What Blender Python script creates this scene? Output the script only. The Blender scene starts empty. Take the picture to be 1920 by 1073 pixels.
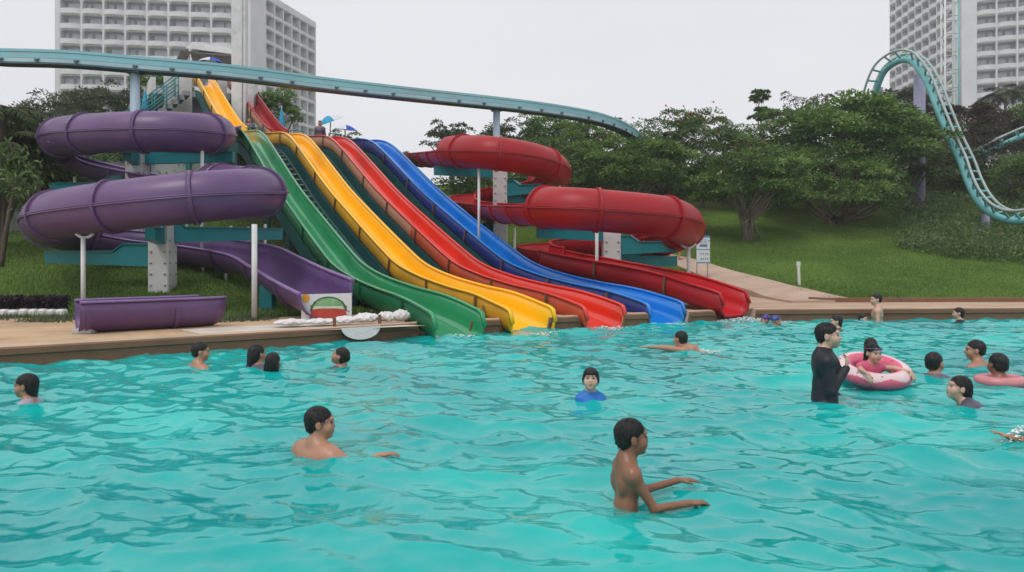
import bpy, math, numpy as np
from mathutils import Vector, Matrix
PI = math.pi
R = math.radians
scene = bpy.context.scene
COL = scene.collection

# ---------------------------------------------------------------- camera, sky, sun, exposure
CAM_H = 1.45; FPX = 1400.0; HY = 470.0
cam_d = bpy.data.cameras.new("camera"); cam = bpy.data.objects.new("camera", cam_d); COL.objects.link(cam)
cam.location = (0, 0, CAM_H); cam.rotation_euler = (R(90), 0, 0)
cam_d.sensor_width = 36; cam_d.lens = 36*FPX/1920; cam_d.shift_y = -(536.5-HY)/1920
cam_d.clip_end = 3000; cam_d.clip_start = .05
scene.camera = cam
SUN_EL, SUN_AZ = 58, 215          # compass style: where the sun stands (behind and left of the camera)
world = bpy.data.worlds.new("World"); scene.world = world; world.use_nodes = True
nt = world.node_tree; nt.nodes.clear()
sky = nt.nodes.new("ShaderNodeTexSky"); sky.sky_type = 'NISHITA'; sky.sun_disc = False
sky.sun_elevation = R(SUN_EL); sky.sun_rotation = R(SUN_AZ); sky.air_density = 1; sky.dust_density = 6; sky.ozone_density = 1
hsv = nt.nodes.new("ShaderNodeHueSaturation"); hsv.inputs['Saturation'].default_value = .12
nt.links.new(sky.outputs[0], hsv.inputs['Color'])
tc = nt.nodes.new("ShaderNodeTexCoord")
cn = nt.nodes.new("ShaderNodeTexNoise"); cn.inputs['Scale'].default_value = 1.6; cn.inputs['Detail'].default_value = 5
cm = nt.nodes.new("ShaderNodeMapping"); cm.inputs['Scale'].default_value = (1, 1, 3)
nt.links.new(tc.outputs['Generated'], cm.inputs[0]); nt.links.new(cm.outputs[0], cn.inputs['Vector'])
cr = nt.nodes.new("ShaderNodeValToRGB")
cr.color_ramp.elements[0].position = .3; cr.color_ramp.elements[0].color = (7.0, 7.08, 7.45, 1)
cr.color_ramp.elements[1].position = .7; cr.color_ramp.elements[1].color = (7.6, 7.65, 7.95, 1)
nt.links.new(cn.outputs[0], cr.inputs[0])
mx = nt.nodes.new("ShaderNodeMix"); mx.data_type = 'RGBA'; mx.inputs[0].default_value = .88
nt.links.new(hsv.outputs[0], mx.inputs[6]); nt.links.new(cr.outputs[0], mx.inputs[7])
bg = nt.nodes.new("ShaderNodeBackground"); bg.inputs[1].default_value = .112
wo = nt.nodes.new("ShaderNodeOutputWorld")
nt.links.new(mx.outputs[2], bg.inputs[0]); nt.links.new(bg.outputs[0], wo.inputs[0])
sd = bpy.data.lights.new("sun", 'SUN'); sd.energy = 1.0; sd.angle = R(25); sd.color = (1, .97, .92)
sun = bpy.data.objects.new("sun", sd); COL.objects.link(sun)
a = R(SUN_AZ); e = R(SUN_EL)
sdir = Vector((math.sin(a)*math.cos(e), math.cos(a)*math.cos(e), math.sin(e)))
sun.rotation_euler = sdir.to_track_quat('Z', 'Y').to_euler()
scene.view_settings.view_transform = 'Standard'; scene.view_settings.look = 'None'
scene.view_settings.exposure = 0.20; scene.view_settings.gamma = 1
scene.cycles.use_denoising = True
scene.cycles.max_bounces = 8; scene.cycles.transparent_max_bounces = 8
scene.cycles.caustics_reflective = False; scene.cycles.caustics_refractive = True

# ---------------------------------------------------------------- helpers
def P(px, py, Y):
    return np.array([(px-960)/FPX*Y, Y, CAM_H-(py-HY)*Y/FPX])

def nrm(v):
    v = np.asarray(v, float); return v/np.maximum(np.linalg.norm(v, axis=-1, keepdims=True), 1e-9)

def spline(pts, step):
    """Catmull-Rom through pts, resampled at equal distance"""
    p = np.asarray(pts, float); q = np.vstack([2*p[0]-p[1], p, 2*p[-1]-p[-2]])
    out = []
    for i in range(1, len(q)-2):
        t = np.linspace(0, 1, 24, endpoint=False)[:, None]
        a0, a1, a2, a3 = q[i-1], q[i], q[i+1], q[i+2]
        out.append(.5*((2*a1)+(-a0+a2)*t+(2*a0-5*a1+4*a2-a3)*t*t+(-a0+3*a1-3*a2+a3)*t**3))
    out = np.vstack(out+[p[-1:]])
    s = np.r_[0, np.cumsum(np.linalg.norm(np.diff(out, axis=0), axis=1))]
    n = max(2, int(round(s[-1]/step))+1); u = np.linspace(0, s[-1], n)
    return np.stack([np.interp(u, s, out[:, k]) for k in range(3)], 1)

def newmat(name):
    m = bpy.data.materials.new(name); m.use_nodes = True
    return m, m.node_tree, m.node_tree.nodes['Principled BSDF']

def mat(name, col, rough=.5, var=.12, scale=3.0, bump=0.0, bscale=40, metal=0, coat=0, spec=.5, dirt=None, dscale=1.2, damt=.5, stretch=(1, 1, 1), col2=None):
    """procedural paint: base colour with noise variation, optional dirt patches and bump"""
    m, t, b = newmat(name)
    N = t.nodes.new; L = t.links.new
    c = N("ShaderNodeTexCoord"); mp = N("ShaderNodeMapping"); mp.inputs['Scale'].default_value = stretch
    L(c.outputs['Object'], mp.inputs[0])
    n = N("ShaderNodeTexNoise"); n.inputs['Scale'].default_value = scale; n.inputs['Detail'].default_value = 6
    L(mp.outputs[0], n.inputs['Vector'])
    r = N("ShaderNodeValToRGB"); r.color_ramp.elements[0].position = .3; r.color_ramp.elements[1].position = .7
    c0 = [x*(1-var) for x in col]; c1 = [min(1, x*(1+var)) for x in col] if col2 is None else col2
    r.color_ramp.elements[0].color = (*c0, 1); r.color_ramp.elements[1].color = (*c1, 1)
    L(n.outputs[0], r.inputs[0]); out = r.outputs[0]
    if dirt is not None:
        n2 = N("ShaderNodeTexNoise"); n2.inputs['Scale'].default_value = dscale; n2.inputs['Detail'].default_value = 9; n2.inputs['Roughness'].default_value = .7
        L(mp.outputs[0], n2.inputs['Vector'])
        r2 = N("ShaderNodeMapRange"); r2.inputs[1].default_value = .5; r2.inputs[2].default_value = .72; r2.inputs[3].default_value = 0; r2.inputs[4].default_value = damt
        L(n2.outputs[0], r2.inputs[0])
        x = N("ShaderNodeMix"); x.data_type = 'RGBA'; x.inputs[7].default_value = (*dirt, 1)
        L(r2.outputs[0], x.inputs[0]); L(out, x.inputs[6]); out = x.outputs[2]
    L(out, b.inputs['Base Color'])
    b.inputs['Roughness'].default_value = rough; b.inputs['Metallic'].default_value = metal
    b.inputs['Specular IOR Level'].default_value = spec
    b.inputs['Coat Weight'].default_value = coat; b.inputs['Coat Roughness'].default_value = .12
    if bump:
        n3 = N("ShaderNodeTexNoise"); n3.inputs['Scale'].default_value = bscale; n3.inputs['Detail'].default_value = 5
        L(mp.outputs[0], n3.inputs['Vector'])
        bp = N("ShaderNodeBump"); bp.inputs['Strength'].default_value = bump; bp.inputs['Distance'].default_value = .02
        L(n3.outputs[0], bp.inputs['Height']); L(bp.outputs[0], b.inputs['Normal'])
    return m

def tag(o, label=None, cat=None, group=None, kind=None):
    if label: o['label'] = label
    if cat: o['category'] = cat
    if group: o['group'] = group
    if kind: o['kind'] = kind
    return o

def empty(name, loc, label=None, cat=None, group=None, rz=0):
    o = bpy.data.objects.new(name, None); COL.objects.link(o)
    o.location = [float(v) for v in loc]; o.rotation_euler = (0, 0, rz); o.empty_display_size = .2
    bpy.context.view_layer.update() if False else None
    return tag(o, label, cat, group)

def to_mesh(name, V, faces, mats, midx=None, parent=None, smooth=True, attr=None, world=True):
    """faces: list of arrays (n,k). vertices are in world space; they are moved into the parent's space"""
    me = bpy.data.meshes.new(name)
    V = np.asarray(V, np.float64)
    if parent is not None and world:
        M = pmat(parent); Mi = np.array(M.inverted())
        V = V@Mi[:3, :3].T+Mi[:3, 3]
    loops = []; starts = []; tot = []; s = 0
    for f in faces:
        f = np.asarray(f, np.int32)
        if len(f) == 0: continue
        k = f.shape[1]; loops.append(f.ravel()); starts.append(s+np.arange(len(f))*k); tot.append(np.full(len(f), k)); s += len(f)*k
    loops = np.concatenate(loops); starts = np.concatenate(starts); tot = np.concatenate(tot)
    me.vertices.add(len(V)); me.vertices.foreach_set('co', V.astype(np.float32).ravel())
    me.loops.add(len(loops)); me.loops.foreach_set('vertex_index', loops.astype(np.int32))
    me.polygons.add(len(starts)); me.polygons.foreach_set('loop_start', starts.astype(np.int32)); me.polygons.foreach_set('loop_total', tot.astype(np.int32))
    for m in (mats if isinstance(mats, (list, tuple)) else [mats]): me.materials.append(m)
    if midx is not None: me.polygons.foreach_set('material_index', np.asarray(midx, np.int32))
    me.polygons.foreach_set('use_smooth', np.full(len(starts), smooth) if isinstance(smooth, bool) else np.asarray(smooth))
    if attr is not None:
        at = me.attributes.new('tone', 'FLOAT', 'FACE'); at.data.foreach_set('value', np.asarray(attr, np.float32))
    me.update(calc_edges=True); me.validate()
    o = bpy.data.objects.new(name, me); COL.objects.link(o)
    if parent is not None: o.parent = parent
    return o

def pmat(o):
    M = Matrix.LocRotScale(o.location, o.rotation_euler, o.scale)
    while o.parent is not None:
        o = o.parent; M = Matrix.LocRotScale(o.location, o.rotation_euler, o.scale)@M
    return M

class MB:
    """collects shapes and links them as one mesh object"""
    def __init__(s): s.v = []; s.f = []; s.m = []; s.sm = []; s.n = 0
    def add(s, V, F, mi=0, smooth=False):
        s.v.append(np.asarray(V, float)); 
        for f in F: s.f.append([int(i)+s.n for i in f]); s.m.append(mi); s.sm.append(smooth)
        s.n += len(V); return s
    def box(s, c, size, rz=0, mi=0, M=None, bev=0):
        x, y, z = [k/2 for k in size]
        if bev > 0:
            b = min(bev, x*.45, y*.45, z*.45)
            V = []
            for sx in (-1, 1):
                for sy in (-1, 1):
                    for sz in (-1, 1):
                        V += [(sx*(x-b), sy*(y-b), sz*z), (sx*(x-b), sy*y, sz*(z-b)), (sx*x, sy*(y-b), sz*(z-b))]
            V = np.array(V)
            id_ = lambda sx, sy, sz, k: ((sx > 0)*4+(sy > 0)*2+(sz > 0))*3+k
            F = []
            for sg in (-1, 1):
                F.append([id_(-1, -1, sg, 0), id_(1, -1, sg, 0), id_(1, 1, sg, 0), id_(-1, 1, sg, 0)])
                F.append([id_(-1, sg, -1, 1), id_(1, sg, -1, 1), id_(1, sg, 1, 1), id_(-1, sg, 1, 1)])
                F.append([id_(sg, -1, -1, 2), id_(sg, 1, -1, 2), id_(sg, 1, 1, 2), id_(sg, -1, 1, 2)])
                for sh in (-1, 1):
                    F.append([id_(-1, sg, sh, 0), id_(1, sg, sh, 0), id_(1, sg, sh, 1), id_(-1, sg, sh, 1)])
                    F.append([id_(sg, -1, sh, 0), id_(sg, 1, sh, 0), id_(sg, 1, sh, 2), id_(sg, -1, sh, 2)])
                    F.append([id_(sg, sh, -1, 1), id_(sg, sh, 1, 1), id_(sg, sh, 1, 2), id_(sg, sh, -1, 2)])
                    for si in (-1, 1): F.append([id_(sg, sh, si, 0), id_(sg, sh, si, 1), id_(sg, sh, si, 2)])
            # fix winding to point outward
            FF = []
            for f in F:
                p = V[f]; nn = np.cross(p[1]-p[0], p[2]-p[0])
                FF.append(f if nn@p.mean(0) > 0 else f[::-1])
            F = FF
        else:
            V = np.array([(i, j, k) for i in (-x, x) for j in (-y, y) for k in (-z, z)])
            F = [[0, 1, 3, 2], [4, 6, 7, 5], [0, 4, 5, 1], [2, 3, 7, 6], [0, 2, 6, 4], [1, 5, 7, 3]]
        if M is not None: V = V@np.asarray(M).T
        ca, sa = math.cos(rz), math.sin(rz)
        V = V@np.array([[ca, -sa, 0], [sa, ca, 0], [0, 0, 1]]).T+np.asarray(c, float)
        return s.add(V, F, mi)
    def bar(s, a, b, w, h, mi=0, up=(0, 0, 1)):
        """square beam from a to b"""
        a = np.asarray(a, float); b = np.asarray(b, float); d = b-a; L = np.linalg.norm(d); d = d/L
        up = np.asarray(up, float)
        if abs(d@up) > .97: up = np.array([0, 1., 0])
        x = nrm(np.cross(d, up)); u = np.cross(x, d)
        M = np.stack([x, d, u], 1)
        return s.box((a+b)/2, (w, L, h), M=M, mi=mi)
    def tube(s, pts, r, n=10, mi=0, caps=True, up=(0, 0, 1)):
        p = np.asarray(pts, float); m = len(p); r = np.broadcast_to(r, (m,))
        T = nrm(np.gradient(p, axis=0)); u = np.zeros_like(p)
        ref = np.asarray(up, float) if abs(T[0]@np.asarray(up, float)) < .95 else np.array([1., 0, 0])
        for i in range(m):
            ref = ref-T[i]*(ref@T[i]); ref = ref/np.linalg.norm(ref); u[i] = ref
        w = np.cross(T, u); th = np.arange(n)*2*PI/n
        V = (p[:, None]+r[:, None, None]*(np.cos(th)[None, :, None]*u[:, None]+np.sin(th)[None, :, None]*w[:, None])).reshape(-1, 3)
        F = []
        for i in range(m-1):
            for j in range(n):
                k = (j+1) % n; F.append([i*n+j, i*n+k, (i+1)*n+k, (i+1)*n+j])
        s.add(V, F, mi, True)
        if caps:
            b = s.n-len(V)
            s.f.append([b+j for j in range(n)][::-1]); s.m.append(mi); s.sm.append(False)
            s.f.append([b+(m-1)*n+j for j in range(n)]); s.m.append(mi); s.sm.append(False)
        return s
    def lathe(s, c, prof, n=24, mi=0, M=None):
        """prof: (r,z) list"""
        pr = np.asarray(prof, float); th = np.arange(n)*2*PI/n
        V = np.stack([pr[:, None, 0]*np.cos(th), pr[:, None, 0]*np.sin(th), np.repeat(pr[:, 1:2], n, 1)], -1).reshape(-1, 3)
        if M is not None: V = V@np.asarray(M).T
        V = V+np.asarray(c, float); F = []
        for i in range(len(pr)-1):
            for j in range(n):
                k = (j+1) % n; F.append([i*n+j, i*n+k, (i+1)*n+k, (i+1)*n+j])
        return s.add(V, F, mi, True)
    def sweep(s, path, prof, mi=0, closed=True, lat=None, smooth=True, caps=True, mseg=None, zoff=0):
        """sweep profile (lateral, up) along path; lat fixed or horizontal"""
        p = np.asarray(path, float); m = len(p); T = nrm(np.gradient(p, axis=0))
        X = nrm(np.cross(T, [0, 0, 1])) if lat is None else np.repeat(nrm(lat)[None], m, 0)
        U = nrm(np.cross(X, T)); pr = np.asarray(prof, float)
        if pr.ndim == 2: pr = np.repeat(pr[None], m, 0)
        k = pr.shape[1]
        V = (p[:, None]+pr[:, :, 0:1]*X[:, None]+pr[:, :, 1:2]*U[:, None]).reshape(-1, 3)
        ke = k if closed else k-1; b = s.n; F = []
        s.v.append(V); s.n += len(V)
        for i in range(m-1):
            for j in range(ke):
                q = (j+1) % k
                s.f.append([b+i*k+j, b+(i+1)*k+j, b+(i+1)*k+q, b+i*k+q]); s.m.append(mi if mseg is None else mseg[j]); s.sm.append(smooth)
        if caps and closed:
            s.f.append([b+j for j in range(k)]); s.m.append(mi); s.sm.append(False)
            s.f.append([b+(m-1)*k+j for j in range(k)][::-1]); s.m.append(mi); s.sm.append(False)
        return s
    def poly(s, pts2, origin, ux, uz, thick, mi=0):
        """extrude a polygon drawn in the plane (ux,uz); front face at origin, thickness goes along cross(uz,ux)"""
        o = np.asarray(origin, float); ux = nrm(ux); uz = nrm(uz); n = np.cross(uz, ux)
        q = np.asarray(pts2, float); k = len(q)
        A = o+q[:, :1]*ux+q[:, 1:]*uz; B = A+n*thick
        F = [list(range(k)), list(range(2*k-1, k-1, -1))]+[[i, i+k, (i+1) % k+k, (i+1) % k] for i in range(k)]
        return s.add(np.vstack([A, B]), F, mi)
    def build(s, name, mats, parent=None, fixn=False):
        me = bpy.data.meshes.new(name); V = np.vstack(s.v)
        if parent is not None:
            Mi = np.array(pmat(parent).inverted()); V = V@Mi[:3, :3].T+Mi[:3, 3]
        me.from_pydata(V.tolist(), [], s.f)
        for m in (mats if isinstance(mats, (list, tuple)) else [mats]): me.materials.append(m)
        me.polygons.foreach_set('material_index', np.array(s.m, np.int32)); me.polygons.foreach_set('use_smooth', np.array(s.sm))
        me.update()
        o = bpy.data.objects.new(name, me); COL.objects.link(o)
        if parent is not None: o.parent = parent
        return o

def copy_tree(o, parent=None):
    c = o.copy(); COL.objects.link(c); c.parent = parent
    for ch in list(o.children): copy_tree(ch, c)
    return c

# ---------------------------------------------------------------- materials
M = {}
M['sand'] = mat('sand_concrete', (.55, .38, .23), .9, .16, 1.2, .6, 60, dirt=(.26, .17, .10), dscale=1.1, damt=.7)
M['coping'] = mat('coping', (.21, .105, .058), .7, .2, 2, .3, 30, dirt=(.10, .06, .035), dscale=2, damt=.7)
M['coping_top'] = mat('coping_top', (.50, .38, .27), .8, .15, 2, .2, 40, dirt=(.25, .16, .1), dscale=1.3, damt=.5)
M['pavement'] = mat('pavement', (.47, .33, .23), .85, .12, 1.6, .25, 50, dirt=(.30, .13, .07), dscale=.9, damt=.6)
M['floor'] = mat('pool_paint', (.04, .62, .55), .6, .1, .6)
M['white'] = mat('white_paint', (.66, .66, .65), .55, .08, 2, .05, 30, dirt=(.3, .28, .25), dscale=2.5, damt=.4)
M['hotelwhite'] = mat('facade_white', (.66, .66, .67), .8, .05, .3, .0, 30, dirt=(.45, .44, .42), dscale=.25, damt=.35)
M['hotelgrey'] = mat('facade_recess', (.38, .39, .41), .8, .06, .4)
M['glass'] = mat('window_glass', (.22, .24, .27), .25, .25, .5)
M['curtain'] = mat('curtain', (.52, .54, .57), .6, .15, .9)
M['teal'] = mat('teal_paint', (.0, .21, .24), .45, .12, 2, .03, 30, dirt=(.02, .1, .11), dscale=2, damt=.5)
M['tealdark'] = mat('dark_teal_paint', (.012, .10, .105), .5, .2, 1.5, dirt=(.03, .045, .04), dscale=1.5, damt=.6)
M['beam'] = mat('aqua_paint', (.26, .55, .60), .45, .1, .7, dirt=(.32, .38, .38), dscale=.6, damt=.7, stretch=(.4, 1, 1))
M['beamlight'] = mat('pale_aqua', (.40, .55, .60), .5, .1, 1)
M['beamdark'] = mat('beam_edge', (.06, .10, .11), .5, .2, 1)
M['palecol'] = mat('pale_blue_column', (.36, .46, .54), .5, .06, 1, dirt=(.3, .33, .35), dscale=1, damt=.3)
M['purple'] = mat('purple_gelcoat', (.125, .060, .165), .42, .12, 1.2, .02, 8, coat=.10, dirt=(.075, .035, .10), dscale=.8, damt=.5)
M['purplein'] = mat('purple_inside', (.125, .06, .19), .4, .15, 1.2, dirt=(.07, .04, .1), dscale=1.5, damt=.6)
M['purplepale'] = mat('faded_purple', (.26, .16, .36), .5, .15, 3)
M['redtube'] = mat('red_gelcoat', (.36, .010, .016), .42, .1, 1.2, .02, 8, coat=.0, spec=.35, dirt=(.26, .01, .014), dscale=.8, damt=.5)
M['redtubein'] = mat('red_inside', (.50, .010, .016), .4, .1, 1, spec=.35)
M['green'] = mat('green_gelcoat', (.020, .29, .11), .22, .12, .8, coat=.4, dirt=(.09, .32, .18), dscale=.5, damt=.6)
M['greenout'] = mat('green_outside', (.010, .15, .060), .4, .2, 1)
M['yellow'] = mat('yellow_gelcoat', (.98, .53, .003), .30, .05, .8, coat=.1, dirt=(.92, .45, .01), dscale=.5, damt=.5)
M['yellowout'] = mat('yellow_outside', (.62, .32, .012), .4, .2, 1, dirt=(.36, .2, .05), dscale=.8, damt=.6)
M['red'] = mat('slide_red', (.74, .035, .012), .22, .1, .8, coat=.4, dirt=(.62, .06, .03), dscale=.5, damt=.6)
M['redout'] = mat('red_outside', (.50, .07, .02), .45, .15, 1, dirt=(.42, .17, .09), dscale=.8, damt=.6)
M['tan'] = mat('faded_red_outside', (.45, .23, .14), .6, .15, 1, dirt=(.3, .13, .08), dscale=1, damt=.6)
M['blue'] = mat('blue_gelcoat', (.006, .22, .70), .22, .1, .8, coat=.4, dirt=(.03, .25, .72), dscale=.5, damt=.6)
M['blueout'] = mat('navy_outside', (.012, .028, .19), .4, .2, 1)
M['rustline'] = mat('rust_joint', (.18, .09, .05), .8, .3, 4)
M['dark'] = mat('dark_metal', (.03, .035, .04), .5, .2, 3)
M['galv'] = mat('galvanised', (.42, .43, .44), .5, .12, 4)
M['bark'] = mat('bark', (.10, .075, .055), .9, .3, 8, .6, 30, stretch=(1, 1, .3))
M['barkpale'] = mat('pale_bark', (.17, .14, .11), .9, .25, 8, .5, 30, stretch=(1, 1, .3))
M['cloth'] = mat('white_sack', (.70, .68, .67), .8, .08, 6, .5, 25, dirt=(.55, .22, .2), dscale=5, damt=.35)
M['foam'] = mat('foam', (.78, .86, .86), .5, .05, 8)
M['skin1'] = mat('skin_brown', (.25, .105, .058), .36, .14, 6, .08, 60, spec=.5, dirt=(.36, .15, .09), dscale=11, damt=.6)
M['skin2'] = mat('skin_tan', (.43, .215, .135), .38, .14, 6, .08, 60, dirt=(.50, .19, .13), dscale=11, damt=.6)
M['skin3'] = mat('skin_light', (.60, .37, .27), .40, .12, 6, .08, 60, dirt=(.62, .29, .22), dscale=11, damt=.6)
M['hair'] = mat('wet_black_hair', (.010, .009, .009), .38, .3, 30, .7, 60, stretch=(1, 1, .15), spec=.35)
M['lips'] = mat('lips', (.34, .12, .10), .4, .1, 10)
M['eye'] = mat('eye', (.02, .015, .012), .2, .1, 10)
# ---------------------------------------------------------------- terrain
EX = np.array([-60, -14, -6.47, -2.7, -1.46, 4.9, 10.9, 60]); EY = np.array([-25, 4.6, 9.44, 11.9, 12.75, 15.55, 15.95, 17.0])
def edge(x): return np.interp(x, EX, EY)
def sstep(a, b, x):
    t = np.clip((np.asarray(x, float)-a)/(b-a), 0, 1); return t*t*(3-2*t)
def G(x, y):
    x = np.asarray(x, float); y = np.asarray(y, float)
    l = np.interp(y, [0, 14.2, 15.2, 24, 36, 60, 700], [.2, .2, .33, 2.5, 4.6, 5.5, 5.5])
    y0 = np.where(x < 8, 18.3+2.0*(1-sstep(5, 8, x)), 18.3)
    yy = y-(y0-18.3)*(1-sstep(22, 30, y))
    r = np.interp(yy, [0, 18.3, 19, 30, 36, 44, 60, 700], [.2, .2, .27, 1.8, 3.35, 5.1, 5.6, 5.6])
    w = sstep(-1.0, 6.0, x); z = l*(1-w)+r*w
    ca, sa = math.cos(R(31)), math.sin(R(31))
    u = (x+.91)*ca+(y-12.7)*sa; t = -(x+.91)*sa+(y-12.7)*ca
    sl_ = np.interp(t, [0, 4.5, 7, 10, 14, 18, 26, 40], [.2, .2, .5, 1.3, 2.6, 3.7, 4.9, 5.3])
    wl = sstep(-3.2, -1.0, u)*(1-sstep(6.5, 9.5, u))
    z = z*(1-wl)+np.minimum(sl_, z+.6)*wl
    bmp = .05*np.sin(x*.9+1.3*np.sin(y*.37))*np.sin(y*.7+.8*np.sin(x*.3))
    return z+bmp*sstep(0, 3, z*4-1)

def axis(segs):
    out = [segs[0][0]]
    for a0, b0, d in segs:
        n = max(1, int(round((b0-a0)/d))); out += list(np.linspace(a0, b0, n+1)[1:])
    return np.array(out)

def grid_mesh(xs, ys, zf):
    X, Y = np.meshgrid(xs, ys, indexing='ij'); Z = zf(X, Y)
    V = np.stack([X, Y, Z], -1).reshape(-1, 3); nx, ny = X.shape
    i = np.arange(nx*ny).reshape(nx, ny)
    F = np.stack([i[:-1, :-1], i[1:, :-1], i[1:, 1:], i[:-1, 1:]], -1).reshape(-1, 4)
    return V, F

def leafmat(name, dark, light, rough=.55, tr=.0):
    m, t, b = newmat(name); N = t.nodes.new; L = t.links.new
    at = N("ShaderNodeAttribute"); at.attribute_name = 'tone'
    r = N("ShaderNodeValToRGB"); r.color_ramp.elements[0].color = (*dark, 1); r.color_ramp.elements[1].color = (*light, 1)
    L(at.outputs['Fac'], r.inputs[0]); L(r.outputs[0], b.inputs['Base Color'])
    b.inputs['Roughness'].default_value = rough; b.inputs['Specular IOR Level'].default_value = .4
    tl = N("ShaderNodeBsdfTranslucent"); L(r.outputs[0], tl.inputs[0]); mm = N("ShaderNodeMixShader"); mm.inputs[0].default_value = .3
    L(b.outputs[0], mm.inputs[1]); L(tl.outputs[0], mm.inputs[2]); L(mm.outputs[0], [x for x in t.nodes if x.type == 'OUTPUT_MATERIAL'][0].inputs[0])
    return m
LF = {}
LF['plum'] = leafmat('plumeria_leaf', (.050, .105, .026), (.26, .40, .10))
LF['plumdark'] = leafmat('dark_leaf', (.042, .085, .024), (.20, .30, .085))
LF['bright'] = leafmat('fresh_leaf', (.055, .12, .020), (.17, .30, .06))
LF['sparse'] = leafmat('grey_green_leaf', (.045, .065, .035), (.15, .19, .10))
LF['palm'] = leafmat('palm_leaf', (.025, .050, .015), (.09, .15, .04))
LF['grass'] = leafmat('grass_blade', (.065, .125, .020), (.22, .36, .07))
LF['shrub'] = leafmat('shrub_leaf', (.055, .10, .03), (.18, .28, .09))
LF['brownleaf'] = leafmat('reddish_leaf', (.045, .035, .022), (.12, .10, .05))

# --- ground surface: lawn with bare patches
def lawn_material():
    m, t, b = newmat('lawn'); N = t.nodes.new; L = t.links.new
    c = N("ShaderNodeTexCoord")
    n1 = N("ShaderNodeTexNoise"); n1.inputs['Scale'].default_value = .45; n1.inputs['Detail'].default_value = 8
    L(c.outputs['Object'], n1.inputs['Vector'])
    r1 = N("ShaderNodeValToRGB"); r1.color_ramp.elements[0].position = .35; r1.color_ramp.elements[0].color = (.065, .125, .020, 1)
    r1.color_ramp.elements[1].position = .68; r1.color_ramp.elements[1].color = (.15, .24, .045, 1)
    L(n1.outputs[0], r1.inputs[0])
    n2 = N("ShaderNodeTexNoise"); n2.inputs['Scale'].default_value = 9; n2.inputs['Detail'].default_value = 6
    L(c.outputs['Object'], n2.inputs['Vector'])
    x = N("ShaderNodeMix"); x.data_type = 'RGBA'; x.blend_type = 'MULTIPLY'; x.inputs[0].default_value = .8
    r2 = N("ShaderNodeValToRGB"); r2.color_ramp.elements[0].position = .3; r2.color_ramp.elements[0].color = (.45, .45, .4, 1); r2.color_ramp.elements[1].position = .65
    L(n2.outputs[0], r2.inputs[0]); L(r1.outputs[0], x.inputs[6]); L(r2.outputs[0], x.inputs[7])
    # worn earth under the slides and beneath the trees
    n3 = N("ShaderNodeTexNoise"); n3.inputs['Scale'].default_value = .7; n3.inputs['Detail'].default_value = 8; n3.inputs['Roughness'].default_value = .65
    L(c.outputs['Object'], n3.inputs['Vector'])
    at = N("ShaderNodeAttribute"); at.attribute_name = 'tone'
    ad = N("ShaderNodeMath"); ad.operation = 'MULTIPLY_ADD'; ad.inputs[1].default_value = .62; L(at.outputs['Fac'], ad.inputs[0]); L(n3.outputs[0], ad.inputs[2])
    mr = N("ShaderNodeMapRange"); mr.inputs[1].default_value = .72; mr.inputs[2].default_value = .95; L(ad.outputs[0], mr.inputs[0])
    y = N("ShaderNodeMix"); y.data_type = 'RGBA'; y.inputs[7].default_value = (.085, .070, .040, 1)
    L(mr.outputs[0], y.inputs[0]); L(x.outputs[2], y.inputs[6]); L(y.outputs[2], b.inputs['Base Color'])
    b.inputs['Roughness'].default_value = 1; b.inputs['Specular IOR Level'].default_value = .1
    bp = N("ShaderNodeBump"); bp.inputs['Strength'].default_value = .8; bp.inputs['Distance'].default_value = .06
    n4 = N("ShaderNodeTexNoise"); n4.inputs['Scale'].default_value = 22; n4.inputs['Detail'].default_value = 4
    L(c.outputs['Object'], n4.inputs['Vector']); L(n4.outputs[0], bp.inputs['Height']); L(bp.outputs[0], b.inputs['Normal'])
    return m

# deck line: grass starts behind this line
GX = np.array([-60, -9.5, -5.6, -3.5, -1, 2, 5.2, 7.0, 7.5, 60]); GY = np.array([11, 13.9, 13.4, 14.5, 15.5, 18.2, 20.9, 21.0, 18.15, 18.35])
xs = axis([(-300, -60, 40), (-60, -16, 2), (-16, 26, .25), (26, 60, 2), (60, 300, 40)])
def gy(x): return np.interp(x, GX, GY)
# the lawn sheet: rows start on the deck line
ts = np.r_[np.linspace(0, 30, 121), 32, 36, 42, 50, 70, 120, 250, 300]
X, T = np.meshgrid(xs, ts, indexing='ij'); Yg = gy(X)+T
Zg = G(X, Yg)+.012
V = np.stack([X, Yg, Zg], -1).reshape(-1, 3); nx, ny = X.shape; ii = np.arange(nx*ny).reshape(nx, ny)
F = np.stack([ii[:-1, :-1], ii[1:, :-1], ii[1:, 1:], ii[:-1, 1:]], -1).reshape(-1, 4)
fc = V[F].mean(1)
uu = (fc[:, 0]+.91)*math.cos(R(31))+(fc[:, 1]-12.7)*math.sin(R(31))
worn = sstep(-2, -.5, uu)*(1-sstep(5.5, 7, uu))*.75
worn = np.maximum(worn, sstep(33, 40, fc[:, 1])*(fc[:, 0] > 0)*.6)
worn = np.maximum(worn, .5*(np.abs(fc[:, 0]+4.5) < 2.5)*(fc[:, 1] < 16))
lawn = to_mesh('lawn', V, [F], lawn_material(), attr=worn); tag(lawn, kind='structure')

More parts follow.
